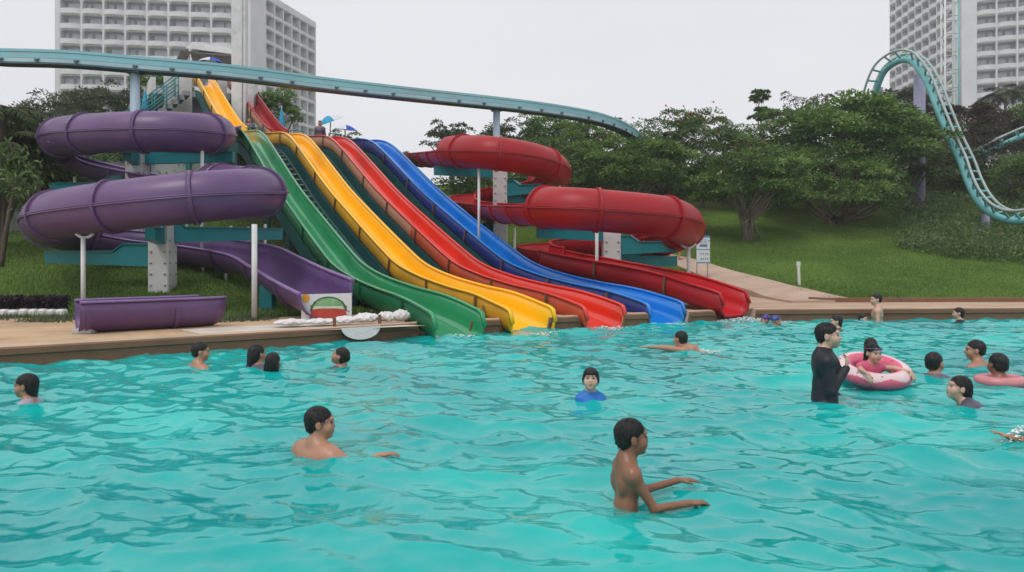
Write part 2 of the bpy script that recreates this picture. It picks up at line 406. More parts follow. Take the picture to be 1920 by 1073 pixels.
# deck: from pool edge back under the lawn's front
xs2 = axis([(-60, -16, 2), (-16, 20, .25), (20, 60, 2)])
xs2 = axis([(-60, -16, 2), (-16, -2.4, .25), (-2.4, 6.0, .07), (6.0, 20, .25), (20, 60, 2)])
def notch(x, y):
    # the deck and the coping are cut out where the chutes pass into the water
    ca, sa = math.cos(R(31)), math.sin(R(31)); u = (x+.98)*ca+(y-12.7)*sa; t = -(x+.98)*sa+(y-12.7)*ca; m_ = np.zeros(np.shape(x), bool)
    for i in range(4): m_ |= (np.abs(u-1.55*i) < .46) & (t < 2.0)
    A, B_ = P(1377, 592, 15.5)[:2], P(1250, 549, 17.1)[:2]; d = (B_-A)/np.linalg.norm(B_-A); qx, qy = x-A[0], y-A[1]
    return m_ | ((np.abs(qx*d[1]-qy*d[0]) < .46) & (qx*d[0]+qy*d[1] < 2.2))
rr_ = np.r_[.32, np.arange(.4, 3.4, .08)]; back = np.maximum(gy(xs2)+.25, edge(xs2)+.6)
rr_ = np.r_[.30, rr_]
rows = [np.minimum(edge(xs2)+o_, back-.001*(45-k_)) for k_, o_ in enumerate(rr_)]+[np.maximum(back, edge(xs2)+.6)]
V = np.vstack([np.stack([xs2, r_, np.where(notch(xs2, r_ if k_ else edge(xs2)+.16), -.12, .2)], 1) for k_, r_ in enumerate(rows)]); n = len(xs2)
F = np.array([[k*n+i, k*n+i+1, (k+1)*n+i+1, (k+1)*n+i] for k in range(len(rows)-1) for i in range(n-1)])
deck = to_mesh('pool_deck', V, [F], [M['sand'], M['pavement']], midx=(V[F].mean(1)[:, 0] > -3.6).astype(int), smooth=False); tag(deck, kind='structure')
# coping + pool wall: profile swept along the edge
ex = np.concatenate([xs2]); ep = np.stack([ex, edge(ex)], 1)
prof = [(.32, .2), (.32, .225), (.0, .225), (-.035, .205), (-.035, .13), (0, .11), (.0, -1.3), (.3, -1.3)]
b = MB(); k = len(prof); V = []
tg = nrm(np.gradient(ep, axis=0)); nn = np.stack([-tg[:, 1], tg[:, 0]], 1)
for i in range(len(ep)):
    for (o_, z_) in prof: nz_ = bool(notch(np.array(ep[i, 0]), np.array(ep[i, 1]+.16))); V.append((ep[i, 0]+(nn[i, 0]*o_ if abs(o_) < .1 else 0), ep[i, 1]+(nn[i, 1]*o_ if abs(o_) < .1 else o_), min(z_, -.12) if nz_ else z_))
F = []; mi = []
for i in range(len(ep)-1):
    for j in range(k-1):
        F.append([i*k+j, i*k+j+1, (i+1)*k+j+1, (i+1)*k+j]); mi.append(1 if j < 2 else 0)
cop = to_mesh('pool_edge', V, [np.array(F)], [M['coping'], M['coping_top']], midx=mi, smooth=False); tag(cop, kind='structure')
# pale concrete slab on the deck beside the sacks
sl = MB(); z0 = .204
def deckpt(px, py, z=.2): 
    Y = FPX*(CAM_H-z)/(py-HY); return P(px, py, Y)
q = [deckpt(335, 619), deckpt(390, 630), deckpt(800, 611), deckpt(560, 606)]
q = [np.array([p_[0], min(p_[1], 30), .205]) for p_ in q]
sl.add(q, [[0, 1, 2, 3]]); tag(sl.build('deck_slab', mat('pale_concrete', (.58, .52, .45), .8, .1, 2, dirt=(.4, .33, .27), dscale=1.5, damt=.5)), kind='structure')
# pool floor
pf = MB(); pf.add([(-60, -40, -1.15), (60, -40, -1.15), (60, 20, -1.15), (-60, 20, -1.15)], [[0, 1, 2, 3]])
tag(pf.build('pool_floor', M['floor']), kind='structure')

# path up the hill on the right
pc = spline([(7.6, 18.0, 0), (6.9, 21.0, 0), (6.2, 24.0, 0), (5.2, 26.8, 0), (3.0, 29.0, 0), (-1, 31, 0)], .4)
tt = nrm(np.gradient(pc, axis=0)); nn2 = np.stack([-tt[:, 1], tt[:, 0], 0*tt[:, 0]], 1)
hw = np.interp(np.arange(len(pc)), [0, 6, 200], [.95, .55, .5])[:, None]
L_, R_ = pc+nn2*hw, pc-nn2*hw
V = []
for A in (L_, R_):
    z = G(A[:, 0], A[:, 1])
    V.append(np.c_[A[:, :2], z+.05]); V.append(np.c_[A[:, :2], z-.15])
V = np.vstack(V); n = len(pc)
F = [[0, 2*n, 3*n, n]]+[[i, i+1, 2*n+i+1, 2*n+i] for i in range(n-1)]+[[i, n+i, n+i+1, i+1] for i in range(n-1)]+[[2*n+i, 2*n+i+1, 3*n+i+1, 3*n+i] for i in range(n-1)]
path = to_mesh('path', V, [np.array(F)], mat('path_concrete', (.46, .33, .25), .9, .12, 1.5, .3, 30, dirt=(.3, .2, .15), dscale=1, damt=.5), smooth=False); tag(path, kind='structure')
# kerb of the lawn on the right
kb = MB(); kp = [(7.35, 18.4, 0), (7.6, 18.12, 0), (12, 18.2, 0), (20, 18.3, 0), (45, 18.4, 0)]
kp = spline(kp, .6); kp[:, 2] = .26
kb.sweep(kp, [(-.07, -.1), (.07, -.1), (.07, .045), (-.07, .045)], smooth=False)
tag(kb.build('kerb', M['coping']), kind='structure')
kb = MB(); kp = spline([(2.2, 18.15, .26), (5.2, 20.75, .26), (7.0, 20.85, .26)], .5)
kb.sweep(kp, [(-.05, -.1), (.05, -.1), (.05, .03), (-.05, .03)], smooth=False); tag(kb.build('kerb', M['coping']), kind='structure')

# ---------------------------------------------------------------- water: random sea from a spectrum, real displaced surface
rng = np.random.default_rng(5)
NF, LW = 1024, 24.0
kx = np.fft.fftfreq(NF, LW/NF)*2*PI; KX, KY = np.meshgrid(kx, kx, indexing='ij'); K = np.hypot(KX, KY); K[0, 0] = 1
kp0 = 2*PI/1.15
ph = np.arctan2(KY, KX)
spec = (K**-2.55+.035*K**-1.5*np.exp(-(14/K)**2))*np.exp(-(kp0/K)**2*.8)*np.exp(-(K/75)**2)*(.35+np.abs(np.cos(ph-1.15))**2*.9)
h = spec*(rng.normal(size=K.shape)+1j*rng.normal(size=K.shape)); h[0, 0] = 0
hz = np.fft.ifft2(h).real; sc_ = .021/hz.std(); hz *= sc_
dx = np.fft.ifft2(1j*KX/K*h).real*sc_; dy = np.fft.ifft2(1j*KY/K*h).real*sc_
def samp(A, x, y):
    u = (x/LW % 1)*NF; v = (y/LW % 1)*NF; i = np.floor(u).astype(int); j = np.floor(v).astype(int); fu = u-i; fv = v-j
    i %= NF; j %= NF; i1 = (i+1) % NF; j1 = (j+1) % NF
    return A[i, j]*(1-fu)*(1-fv)+A[i1, j]*fu*(1-fv)+A[i, j1]*(1-fu)*fv+A[i1, j1]*fu*fv
wx = axis([(-60, -14, .5), (-14, -7, .06), (-7, 7, .028), (7, 14, .06), (14, 60, .5)])
wy = axis([(-40, 1, .5), (1, 2.6, .08), (2.6, 7, .02), (7, 17.0, .035), (17, 20, .5)])
WX, WY = np.meshgrid(wx, wy, indexing='ij')
def wave(x, y):
    return samp(hz, x, y)
chop = 1.15
amp = 1.0
WZ = amp*samp(hz, WX, WY)
VX = WX+chop*samp(dx, WX, WY); VY = WY+chop*samp(dy, WX, WY)
V = np.stack([VX, VY, WZ], -1).reshape(-1, 3); ii = np.arange(WX.size).reshape(WX.shape)
F = np.stack([ii[:-1, :-1], ii[1:, :-1], ii[1:, 1:], ii[:-1, 1:]], -1).reshape(-1, 4)
keep = V[F].mean(1)[:, 1] < edge(V[F].mean(1)[:, 0])+.35
F = F[keep]
def water_material():
    m, t, b = newmat('pool_water'); N = t.nodes.new; L = t.links.new
    c = N("ShaderNodeTexCoord")
    n = N("ShaderNodeTexNoise"); n.inputs['Scale'].default_value = .38; n.inputs['Detail'].default_value = 5
    L(c.outputs['Object'], n.inputs['Vector'])
    r = N("ShaderNodeValToRGB"); r.color_ramp.elements[0].position = .35; r.color_ramp.elements[0].color = (.001, .38, .39, 1)
    r.color_ramp.elements[1].position = .65; r.color_ramp.elements[1].color = (.008, .62, .56, 1)
    L(n.outputs[0], r.inputs[0])
    n2 = N("ShaderNodeTexNoise"); n2.inputs['Scale'].default_value = 9; n2.inputs['Detail'].default_value = 5
    mp = N("ShaderNodeMapping"); mp.inputs['Scale'].default_value = (.8, 1.3, 1); L(c.outputs['Object'], mp.inputs[0]); L(mp.outputs[0], n2.inputs['Vector'])
    bp = N("ShaderNodeBump"); bp.inputs['Strength'].default_value = .26; bp.inputs['Distance'].default_value = .012
    L(n2.outputs[0], bp.inputs['Height'])
    df = N("ShaderNodeBsdfDiffuse"); L(r.outputs[0], df.inputs[0]); L(bp.outputs[0], df.inputs['Normal'])
    rf = N("ShaderNodeBsdfRefraction"); rf.inputs['Color'].default_value = (.45, .92, .88, 1); rf.inputs['IOR'].default_value = 1.33; rf.inputs['Roughness'].default_value = .03
    L(bp.outputs[0], rf.inputs['Normal'])
    m1 = N("ShaderNodeMixShader"); m1.inputs[0].default_value = .26; L(df.outputs[0], m1.inputs[1]); L(rf.outputs[0], m1.inputs[2])
    gl = N("ShaderNodeBsdfGlossy"); gl.inputs['Roughness'].default_value = .02; L(bp.outputs[0], gl.inputs['Normal']); gl.inputs['Color'].default_value = (1, 1, 1, 1)
    fr = N("ShaderNodeFresnel"); fr.inputs['IOR'].default_value = 1.5; L(bp.outputs[0], fr.inputs['Normal'])
    m2 = N("ShaderNodeMixShader"); L(fr.outputs[0], m2.inputs[0]); L(m1.outputs[0], m2.inputs[1]); L(gl.outputs[0], m2.inputs[2])
    out = [x for x in t.nodes if x.type == 'OUTPUT_MATERIAL'][0]; L(m2.outputs[0], out.inputs[0])
    t.nodes.remove(b)
    return m
water = to_mesh('water', V, [F], water_material()); tag(water, kind='structure')
# foam splashes where chutes pour in / swimmers kick
def foam(name, cx, cy, rx, ry, n, seed, label, hgt=.05):
    g = np.random.default_rng(seed); Vs = []; Fs = []
    b = MB(); th = g.uniform(0, 2*PI, n); rr = np.sqrt(g.uniform(0, 1, n))
    ico = np.array([(0, 0, 1), (1, 0, 0), (0, 1, 0), (-1, 0, 0), (0, -1, 0), (0, 0, -1)])
    fi = [[0, 1, 2], [0, 2, 3], [0, 3, 4], [0, 4, 1], [5, 2, 1], [5, 3, 2], [5, 4, 3], [5, 1, 4]]
    for i in range(n):
        s_ = g.uniform(.005, .018)*(1.3-rr[i]); c = np.array([cx+rx*rr[i]*math.cos(th[i]), cy+ry*rr[i]*math.sin(th[i]), 0])
        c[2] = wave(c[0], c[1])+g.uniform(0, hgt)*(1-rr[i])**1.2+.004
        b.add(ico*np.array([s_*1.6, s_*1.6, s_*.7])+c, fi, 0, True)
    o = b.build(name, M['foam']); return tag(o, label, kind='stuff')

# ---------------------------------------------------------------- straight multi-lane slides
ANG = R(31); ROW = np.array([math.cos(ANG), math.sin(ANG), 0]); UPD = np.array([-math.sin(ANG), math.cos(ANG), 0])
M0 = np.array([-.98, 12.7, 0]); LANE = 1.55
def lanept(i, t, z=0, off=0): return M0+ROW*(LANE*i+off)+UPD*t+np.array([0, 0, z])
PT = [-.15, .0, .7, 1.5, 2.6, 4.0, 5.4, 6.7, 8.7, 10.9, 13.0, 14.6, 15.5, 16.4, 17.6, 18.6]
PZ = [-.06, -.02, .10, .20, .29, .46, .74, 1.22, 2.04, 2.98, 4.02, 4.80, 5.15, 5.34, 5.48, 5.62]
def uprofile(hw=.44, hh=.46, rc=.20, th=.03, n=6):
    """closed U cross-section, inner wall then outer wall; returns points and material index per segment"""
    inn = [(-hw, hh)]+[(-hw+rc-rc*math.cos(a_), rc-rc*math.sin(a_)) for a_ in np.linspace(0, PI/2, n)]
    inn += [(hw-rc+rc*math.sin(a_), rc-rc*math.cos(a_)) for a_ in np.linspace(0, PI/2, n)]+[(hw, hh)]
    ro = rc+th; ho = hw+th
    out = [(ho, hh)]+[(ho-ro+ro*math.cos(a_), rc-ro*math.sin(a_)) for a_ in np.linspace(0, PI/2, n)]
    out += [(-ho+ro-ro*math.sin(a_), rc-ro*math.cos(a_)) for a_ in np.linspace(0, PI/2, n)]+[(-ho, hh)]
    seg = [0]*(len(inn)-1)+[0]+[1]*(len(out)-1)+[0]
    return inn+out, seg
def outer(hw=.44, hh=.46, rc=.20, th=.03, n=6):
    ho, ro = hw+th, rc+th
    out = [(ho, hh)]+[(ho-ro+ro*math.cos(a_), rc-ro*math.sin(a_)) for a_ in np.linspace(0, PI/2, n)]
    return out+[(-ho+ro-ro*math.sin(a_), rc-ro*math.cos(a_)) for a_ in np.linspace(0, PI/2, n)]+[(-ho, hh)]
def chute(root, path, inm, outm, rimm, joints=2.3, low=None, wf=None, mouth=True, hw=.44, hh=.46, rc=.20, first=1.2):
    pr, seg = uprofile(hw, hh, rc)
    m = len(path); pr = np.repeat(np.array(pr)[None], m, 0); wf = np.ones(m) if wf is None else wf; pr[:, :, 0] *= wf[:, None]
    if mouth:   # walls round down to the water at the lip
        s = np.r_[0, np.cumsum(np.linalg.norm(np.diff(path, axis=0), axis=1))]
        f = np.sqrt(np.clip(1-(1-np.clip((s+.02)/.20, 0, 1))**2, 0, 1))*.9+.1
        pr[:, :, 1] = np.where(pr[:, :, 1] > .05, .05+(pr[:, :, 1]-.05)*f[:, None], pr[:, :, 1])
    s = np.r_[0, np.cumsum(np.linalg.norm(np.diff(path, axis=0), axis=1))]
    cb_ = MB().sweep(path, pr, mseg=seg)
    if low is not None:
        for q_ in range(int(np.searchsorted(s, low[0]))*len(seg)):
            if cb_.m[q_] == 1: cb_.m[q_] = 2
    cb_.build('chute', [inm, outm]+([low[1]] if low else []), root)
    T = nrm(np.gradient(path, axis=0)); X = nrm(np.cross(T, [0, 0, 1])); U = np.cross(X, T)
    for sd_ in (-1, 1):
        top = pr[:, 0 if sd_ < 0 else len(pr[0])//2-1, 1]
        rp = path+X*(sd_*(hw+.02)*wf[:, None])+U*top[:, None]
        MB().sweep(rp, [(-.035, -.018), (.045*1, -.018), (.045, .016), (.02, .026), (-.02, .026), (-.035, .016)]).build('rim', rimm, root)
    jp = first
    oi = outer(hw+.02, hh-.02, rc)
    while jp < s[-1]-.2:
        k = int(np.searchsorted(s, jp)); c = np.array([path[k], path[k]+T[k]*.05])
        oo = outer(hw+.055, hh-.02, rc); q_ = oi+oo[::-1]
        b_ = MB(); 
        n_ = len(oi)
        for e_, cc in enumerate((path[k]-T[k]*.025, path[k]+T[k]*.025)):
            pass
        A = [path[k]-T[k]*.03+X[k]*p_[0]*wf[k]+U[k]*p_[1] for p_ in oi]; B = [path[k]-T[k]*.03+X[k]*p_[0]*wf[k]+U[k]*p_[1] for p_ in oo]
        C = [v_+T[k]*.06 for v_ in A]; D = [v_+T[k]*.06 for v_ in B]
        Fq = []
        for j in range(n_-1):
            Fq += [[j, j+1, n_+j+1, n_+j], [2*n_+j+1, 2*n_+j, 3*n_+j, 3*n_+j+1], [n_+j, n_+j+1, 3*n_+j+1, 3*n_+j]]
        b_.add(A+B+C+D, Fq, 0, False); b_.build('joint_flange', M['rustline'] if inm is not M['green'] else M['greenout'], root)
        jp += joints
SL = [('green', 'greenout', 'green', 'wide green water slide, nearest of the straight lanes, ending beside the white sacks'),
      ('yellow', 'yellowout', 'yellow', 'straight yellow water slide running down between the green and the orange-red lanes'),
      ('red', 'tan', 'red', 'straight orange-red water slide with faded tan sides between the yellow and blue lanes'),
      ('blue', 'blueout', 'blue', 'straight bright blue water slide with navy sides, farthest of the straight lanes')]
tmouth = [0, .12, .0, .0]
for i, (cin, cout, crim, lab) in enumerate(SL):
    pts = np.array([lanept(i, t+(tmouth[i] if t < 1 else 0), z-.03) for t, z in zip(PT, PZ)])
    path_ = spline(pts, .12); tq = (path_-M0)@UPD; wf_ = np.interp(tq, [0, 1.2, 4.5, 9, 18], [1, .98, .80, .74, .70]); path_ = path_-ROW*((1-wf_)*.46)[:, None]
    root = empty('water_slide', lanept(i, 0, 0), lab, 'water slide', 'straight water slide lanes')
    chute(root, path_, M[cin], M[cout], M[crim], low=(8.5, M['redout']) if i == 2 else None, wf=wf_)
    # stringers: dark teal beams under the lane with posts into the hill
    for sd_ in (-1, 1):
        sp = np.array([lanept(i, t, z-.32, -.12+sd_*.27) for t, z in zip(PT[5:], PZ[5:])])
        MB().sweep(spline(sp, .4), [(-.05, -.10), (.05, -.10), (.05, .27), (-.05, .27)], smooth=False).build('stringer', M['tealdark'], root)
    for t in (4.6, 7.0, 9.4, 11.8, 14.2, 16.6):
        z = float(np.interp(t, PT, PZ)); c = lanept(i, t, 0); g_ = float(G(c[0], c[1]))
        if z-.5 > g_+.1:
            b_ = MB(); a1 = lanept(i, t, g_-.2, -.39); a2 = lanept(i, t, z-.4, -.39); b1 = lanept(i, t, g_-.2, .15); b2 = lanept(i, t, z-.4, .15)
            b_.bar(a1, a2, .12, .12); b_.bar(b1, b2, .12, .12); b_.bar(a2-[0, 0, .1], b2-[0, 0, .1], .1, .14)
            b_.build('trestle', M['tealdark'], root)
    # feet beside the mouth
    for sd_ in (-1, 1): MB().bar(lanept(i, .95, .40, sd_*.47), lanept(i, .75, .2, sd_*.56), .04, .06).build('mouth_prop', M['rustline'], root)

# upper sections over the green and yellow lanes
UT = [17.9, 19.2, 21.3, 23.5, 25.6, 26.6]; UZ = [5.62, 6.05, 6.98, 8.05, 9.05, 9.25]
for i, (cm_, lab) in enumerate([('yellow', 'upper yellow slide section dropping onto the top of the green lane'),
                              ('redtube', 'upper dull red slide section dropping behind the white pillar onto the yellow lane')]):
    path_ = spline(np.array([lanept(i, t, z, -.12) for t, z in zip(UT, UZ)]), .25)
    root = empty('upper_slide', lanept(i, 18.2, 5.7), lab, 'water slide', 'upper slide sections')
    chute(root, path_, M[cm_], M['yellowout' if i == 0 else 'tan'], M[cm_ if i else 'yellow'], mouth=False, wf=np.full(len(path_), .74))
    for sd_ in (-1, 1):
        sp = np.array([lanept(i, t, z-.30, -.12+sd_*.25) for t, z in zip(UT, UZ)])
        MB().sweep(spline(sp, .4), [(-.05, -.30), (.05, -.30), (.05, .05), (-.05, .05)], smooth=False).build('stringer', M['tealdark'], root)

# steps between the lanes
for i in range(3):
    root = empty('slide_stairs', lanept(i, 5.5, 0, (LANE/2-.12)), ['dark teal service stairs between the green and yellow lanes', 'dark teal service stairs between the yellow and orange-red lanes', 'dark teal service stairs between the orange-red and blue lanes'][i], 'stairs', 'service stairs between the slides')
    ptsS = [(t, z-.26) for t, z in zip(PT, PZ) if t > 5]
    for sd_ in (-1, 1):
        sp = np.array([lanept(i, t, z, (LANE/2-.12)+sd_*.24) for t, z in ptsS])
        MB().sweep(spline(sp, .5), [(-.03, -.14), (.03, -.14), (.03, .1), (-.03, .1)], smooth=False).build('stringer', M['tealdark'], root)
    b_ = MB()
    for t in np.arange(5.8, 18, .42):
        z = float(np.interp(t, [p_[0] for p_ in ptsS], [p_[1] for p_ in ptsS]))
        b_.box(lanept(i, t, z+.02, (LANE/2-.12)), (.45, .20, .04), rz=ANG)
    b_.build('treads', mat('step_grey%d' % i, (.33, .34, .33), .8, .3, 3), root)
    for t in np.arange(7, 18, 2.4):
        b_ = MB()
        z = float(np.interp(t, [p_[0] for p_ in ptsS], [p_[1] for p_ in ptsS])); c = lanept(i, t, 0, (LANE/2-.12)); g_ = float(G(c[0], c[1]))
        if z-g_ > .4:
            for sd_ in (-1, 1): b_.bar(lanept(i, t, g_-.2, (LANE/2-.12)+sd_*.24), lanept(i, t, z, (LANE/2-.12)+sd_*.24), .07, .07)
            b_.bar(lanept(i, t, (g_+z)/2, (LANE/2-.12)-.24), lanept(i, t, (g_+z)/2, (LANE/2-.12)+.24), .06, .06)
            b_.build('trestle', M['tealdark'], root)

# ---------------------------------------------------------------- spiral slides
RT = .48
def arc_prof(a0, a1, r, n):
    """from angle a0 to a1 (degrees, 0 = right, 90 = up)"""
    return [(r*math.cos(R(a_)), r*math.sin(R(a_))) for a_ in np.linspace(a0, a1, n)]
def tube_part(root, path, mo):
    pr = arc_prof(0, 360, RT, 33)[:-1]; inr = arc_prof(0, 360, RT-.03, 33)[:-1]
    b_ = MB(); b_.sweep(path, pr[::-1], caps=False); b_.sweep(path, inr, caps=False)
    T = nrm(np.gradient(path, axis=0)); X = nrm(np.cross(T, [0, 0, 1])); U = np.cross(X, T)
    for e_ in (0, -1):
        ro = [path[e_]+X[e_]*p_[0]+U[e_]*p_[1] for p_ in pr]; ri = [path[e_]+X[e_]*p_[0]+U[e_]*p_[1] for p_ in inr]
        n_ = len(pr); b_.add(ro+ri, [[j, (j+1) % n_, n_+(j+1) % n_, n_+j] if e_ else [j, n_+j, n_+(j+1) % n_, (j+1) % n_] for j in range(n_)])
    b_.build('tube', mo, root)
    for sd_ in (-1, 1):   # double seam flange along the middle
        rp = path+X*(sd_*(RT+.005))
        MB().sweep(rp, [(-.02, -.03), (.03, -.03), (.03, -.008), (.012, 0), (.03, .008), (.03, .03), (-.02, .03)] if sd_ > 0 else [(-.03, -.03), (.02, -.03), (.02, .03), (-.03, .03), (-.03, .008), (-.012, 0), (-.03, -.008)]).build('seam', mo, root)
    s = np.r_[0, np.cumsum(np.linalg.norm(np.diff(path, axis=0), axis=1))]
    for jp in np.arange(.04, s[-1], 1.65):
        k = min(int(np.searchsorted(s, jp)), len(path)-2); c = path[k]
        V_ = []; 
        for rr in (RT-.01, RT+.045):
            for e_ in (-.04, -.008, .008, .04):
                rq = rr if abs(e_) > .02 else (rr-.018 if rr > RT else rr)
                V_ += [c+T[k]*e_+(X[k]*math.cos(a_)+U[k]*math.sin(a_))*rq for a_ in np.arange(32)*2*PI/32]
        F_ = []
        def ring(a_, b__, fl=False):
            for j in range(32):
                q_ = [a_*32+j, a_*32+(j+1) % 32, b__*32+(j+1) % 32, b__*32+j]; F_.append(q_[::-1] if fl else q_)
        ring(4, 5); ring(5, 6); ring(6, 7); ring(0, 4); ring(7, 3)
        MB().add(V_, F_, 0, False).build('joint_ring', mo, root)
def trough_part(root, path, mo, mi_, rimm, hi=0., lo=0., ramp=None):
    """open half pipe; hi = extra height of the left wall, lo = of the right wall (seen in travel direction)"""
    m = len(path)
    rin = RT-.03
    pr = [(-RT, hi), ]+arc_prof(180, 360, RT, 15)+[(RT, lo), (rin, lo)]+arc_prof(360, 180, rin, 15)+[(-rin, hi)]
    pr = np.repeat(np.array(pr)[None], m, 0)
    seg = [0]*17+[1]*17
    MB().sweep(path, pr, mseg=seg).build('trough', [mo, mi_], root)
    T = nrm(np.gradient(path, axis=0)); X = nrm(np.cross(T, [0, 0, 1])); U = np.cross(X, T)
    for sd_, hh_ in ((-1, hi), (1, lo)):
        rp = path+X*(sd_*(RT-.01))+U*hh_
        MB().sweep(rp, [(-.035, -.02), (.035, -.02), (.035, .022), (-.035, .022)]).build('rim', rimm, root)
    s = np.r_[0, np.cumsum(np.linalg.norm(np.diff(path, axis=0), axis=1))]
    for jp in np.arange(1.3, s[-1], 2.1):
        k = min(int(np.searchsorted(s, jp)), m-2); c = path[k]
        A = [c+T[k]*e_+X[k]*p_[0]*q_+U[k]*p_[1]*q_ for e_, q_ in ((-.03, 1.0), (-.03, 1.09), (.03, 1.09), (.03, 1.0)) for p_ in arc_prof(180, 360, RT, 15)]
        F_ = [[a_*15+j, a_*15+j+1, (a_+1)*15+j+1, (a_+1)*15+j] for a_ in range(3) for j in range(14)]
        MB().add(A, F_, 0, False).build('joint_ring', mo, root)

def seg_of(path, cuts): return [path[a_:b_+1] for a_, b_ in zip(cuts[:-1], cuts[1:])]
def near_idx(path, pt): return int(np.argmin(np.linalg.norm(path-pt, axis=1)))

# purple, control points from the outlet upstream
pc_ = [P(612, 550, 12.9), P(560, 526, 14.2), P(512, 500, 15.5), P(470, 479, 16.7), P(400, 466, 17.6), P(330, 458, 18.0), P(240, 449, 18.1), P(150, 437, 17.5), P(92, 420, 16.3),
       P(100, 405, 14.9), P(190, 390, 14.15), P(330, 374, 13.95), P(440, 364, 14.35), P(494, 360, 15.5), P(465, 352, 17.0), P(380, 342, 18.4), P(270, 326, 19.6), P(170, 302, 20.6), P(118, 270, 20.2),
       P(118, 256, 18.9), P(190, 250, 17.9), P(290, 247, 17.6), P(370, 250, 18.1), P(406, 252, 19.3), P(385, 246, 20.8), P(400, 240, 23.0), P(425, 236, 26.0)]
pp = spline(pc_, .16)
root = empty('spiral_slide', (pc_[0][0], pc_[0][1], .2), 'big purple spiral tube slide winding down beside the green lane', 'water slide')
i1 = near_idx(pp, P(170, 440, 17.7)); i2 = near_idx(pp, P(400, 345, 18.2)); i3 = near_idx(pp, P(140, 288, 20.6)); i4 = near_idx(pp, P(392, 243, 21.6))
trough_part(root, pp[:i1+1], M['purple'], M['purplein'], M['purplepale'], hi=.0, lo=.22)
tube_part(root, pp[i1-1:i2+1], M['purple'])
trough_part(root, pp[i2:i3+1], M['purple'], M['purplein'], M['purplepale'])
tube_part(root, pp[i3-1:i4+1], M['purple'])
trough_part(root, pp[i4:], M['purple'], M['purplein'], M['purplepale'])
# red, from outlet upstream
rc_ = [P(1377, 592, 15.5), P(1330, 575, 16.0), P(1250, 549, 17.1), P(1120, 521, 18.8), P(1045, 505, 20.1), P(1006, 492, 21.0), P(1006, 480, 21.8), P(1055, 471, 22.2), P(1135, 463, 21.7), P(1215, 452, 20.7), P(1262, 440, 19.5),
       P(1284, 424, 18.4), P(1250, 408, 17.3), P(1150, 397, 16.85), P(1050, 390, 17.05), P(985, 387, 18.9), P(940, 386, 21.6), P(897, 383, 24.3), P(869, 377, 26.3), P(873, 366, 27.9), P(920, 359, 28.0), P(985, 351, 26.6), P(1030, 337, 24.6),
       P(1040, 319, 22.9), P(1000, 300, 21.8), P(920, 287, 21.3), P(860, 284, 22.7), P(828, 286, 24.6), P(803, 288, 27.2), P(780, 289, 29.8), P(745, 287, 32.5)]
rp_ = spline(rc_, .16)
root = empty('spiral_slide', (rc_[0][0], rc_[0][1], 0), 'big red spiral tube slide winding down beyond the blue lane', 'water slide')
i0 = near_idx(rp_, P(1035, 503, 20.3)); i1 = near_idx(rp_, P(1240, 447, 20.2)); i2 = near_idx(rp_, P(1008, 388, 17.6)); i3 = near_idx(rp_, P(1010, 345, 25.3)); i4 = near_idx(rp_, P(835, 285, 23.2))
chute(root, rp_[:i0+1]+np.array([0, 0, -.0]), M['redtubein'], M['redtube'], M['redtubein'], first=1.5, hw=.44, hh=.46, rc=.20)
up_ = rp_.copy()
# the half pipe's axis sits .42 above the flat chute's bed: blend up
s_ = np.r_[0, np.cumsum(np.linalg.norm(np.diff(rp_, axis=0), axis=1))]
up_[:, 2] += .44*(1-np.clip((s_-s_[i0])/6.0, 0, 1))
trough_part(root, up_[i0:i1+1], M['redtube'], M['redtubein'], M['redtubein'], hi=.0, lo=.1)
tube_part(root, up_[i1-1:i2+1], M['redtube'])
trough_part(root, rp_[i2:i3+1], M['redtube'], M['redtubein'], M['redtubein'], lo=.05)
tube_part(root, rp_[i3-1:i4+1], M['redtube'])
trough_part(root, rp_[i4:], M['redtube'], M['redtubein'], M['redtubein'])

# ---------------------------------------------------------------- steel columns with teal arms
def column(x, y, ztop, w, label, arms, bolts=True):
    g_ = float(G(x, y)); root = empty('steel_column', (x, y, g_), label, 'support column', 'steel columns of the spiral slides')
    MB().box((x, y, (g_-.3+ztop)/2), (w, w, ztop-g_+.3), bev=.02).build('shaft', M['white'], root)
    b_ = MB()
    for k in range(9):
        z = ztop-.35-k*.24
        if z < g_+.1: break
        for sx in (-.34, .34):
            b_.lathe((x+sx*w, y-w/2, z), [(0, -.0), (.028, 0), (.028, .02), (0, .025)], 8, M=np.array([[1, 0, 0], [0, 0, -1], [0, 1, 0]]))
            b_.lathe((x+w/2, y+sx*w, z), [(0, -.0), (.028, 0), (.028, .02), (0, .025)], 8, M=np.array([[0, 0, 1], [0, 1, 0], [-1, 0, 0]]))
    b_.build('bolts', M['galv'], root)
    for (dx_, dy_, L_, z, step) in arms:     # arm direction, length, top height, raised root length
        d = nrm([dx_, dy_, 0]); st = np.array([x, y, z])+d*w/2*.98
        pl = [(0, -.32), (L_, -.24), (L_, 0), (step, 0), (step-.22, .16), (0, .16)]
        b_ = MB(); o_ = st-np.cross([0, 0, 1.], d)*.09
        b_.poly(pl, o_, d, (0, 0, 1), .18)
        b_.build('arm', M['teal'], root)
        b_ = MB(); b_.poly([(p_[0], p_[1]) for p_ in [(-.0, .162), (step-.2, .162), (step+.02, .005), (L_, .005), (L_, .03), (step+.02, .03), (step-.2, .19), (0, .19)]], st-np.cross([0, 0, 1.], d)*.12, d, (0, 0, 1), .24)
        b_.build('arm_flange', M['teal'], root)
    return root
def colx(px, Y): return (px-960)/FPX*Y
column(colx(305, 16.2), 16.2, 2.02, .44, 'white bolted column with teal arms inside the lower purple loop', [(-1, .12, 2.5, 1.42, .85), (1, .75, 2.4, 1.95, .2), (.25, -1, 1.0, 1.90, .4)])
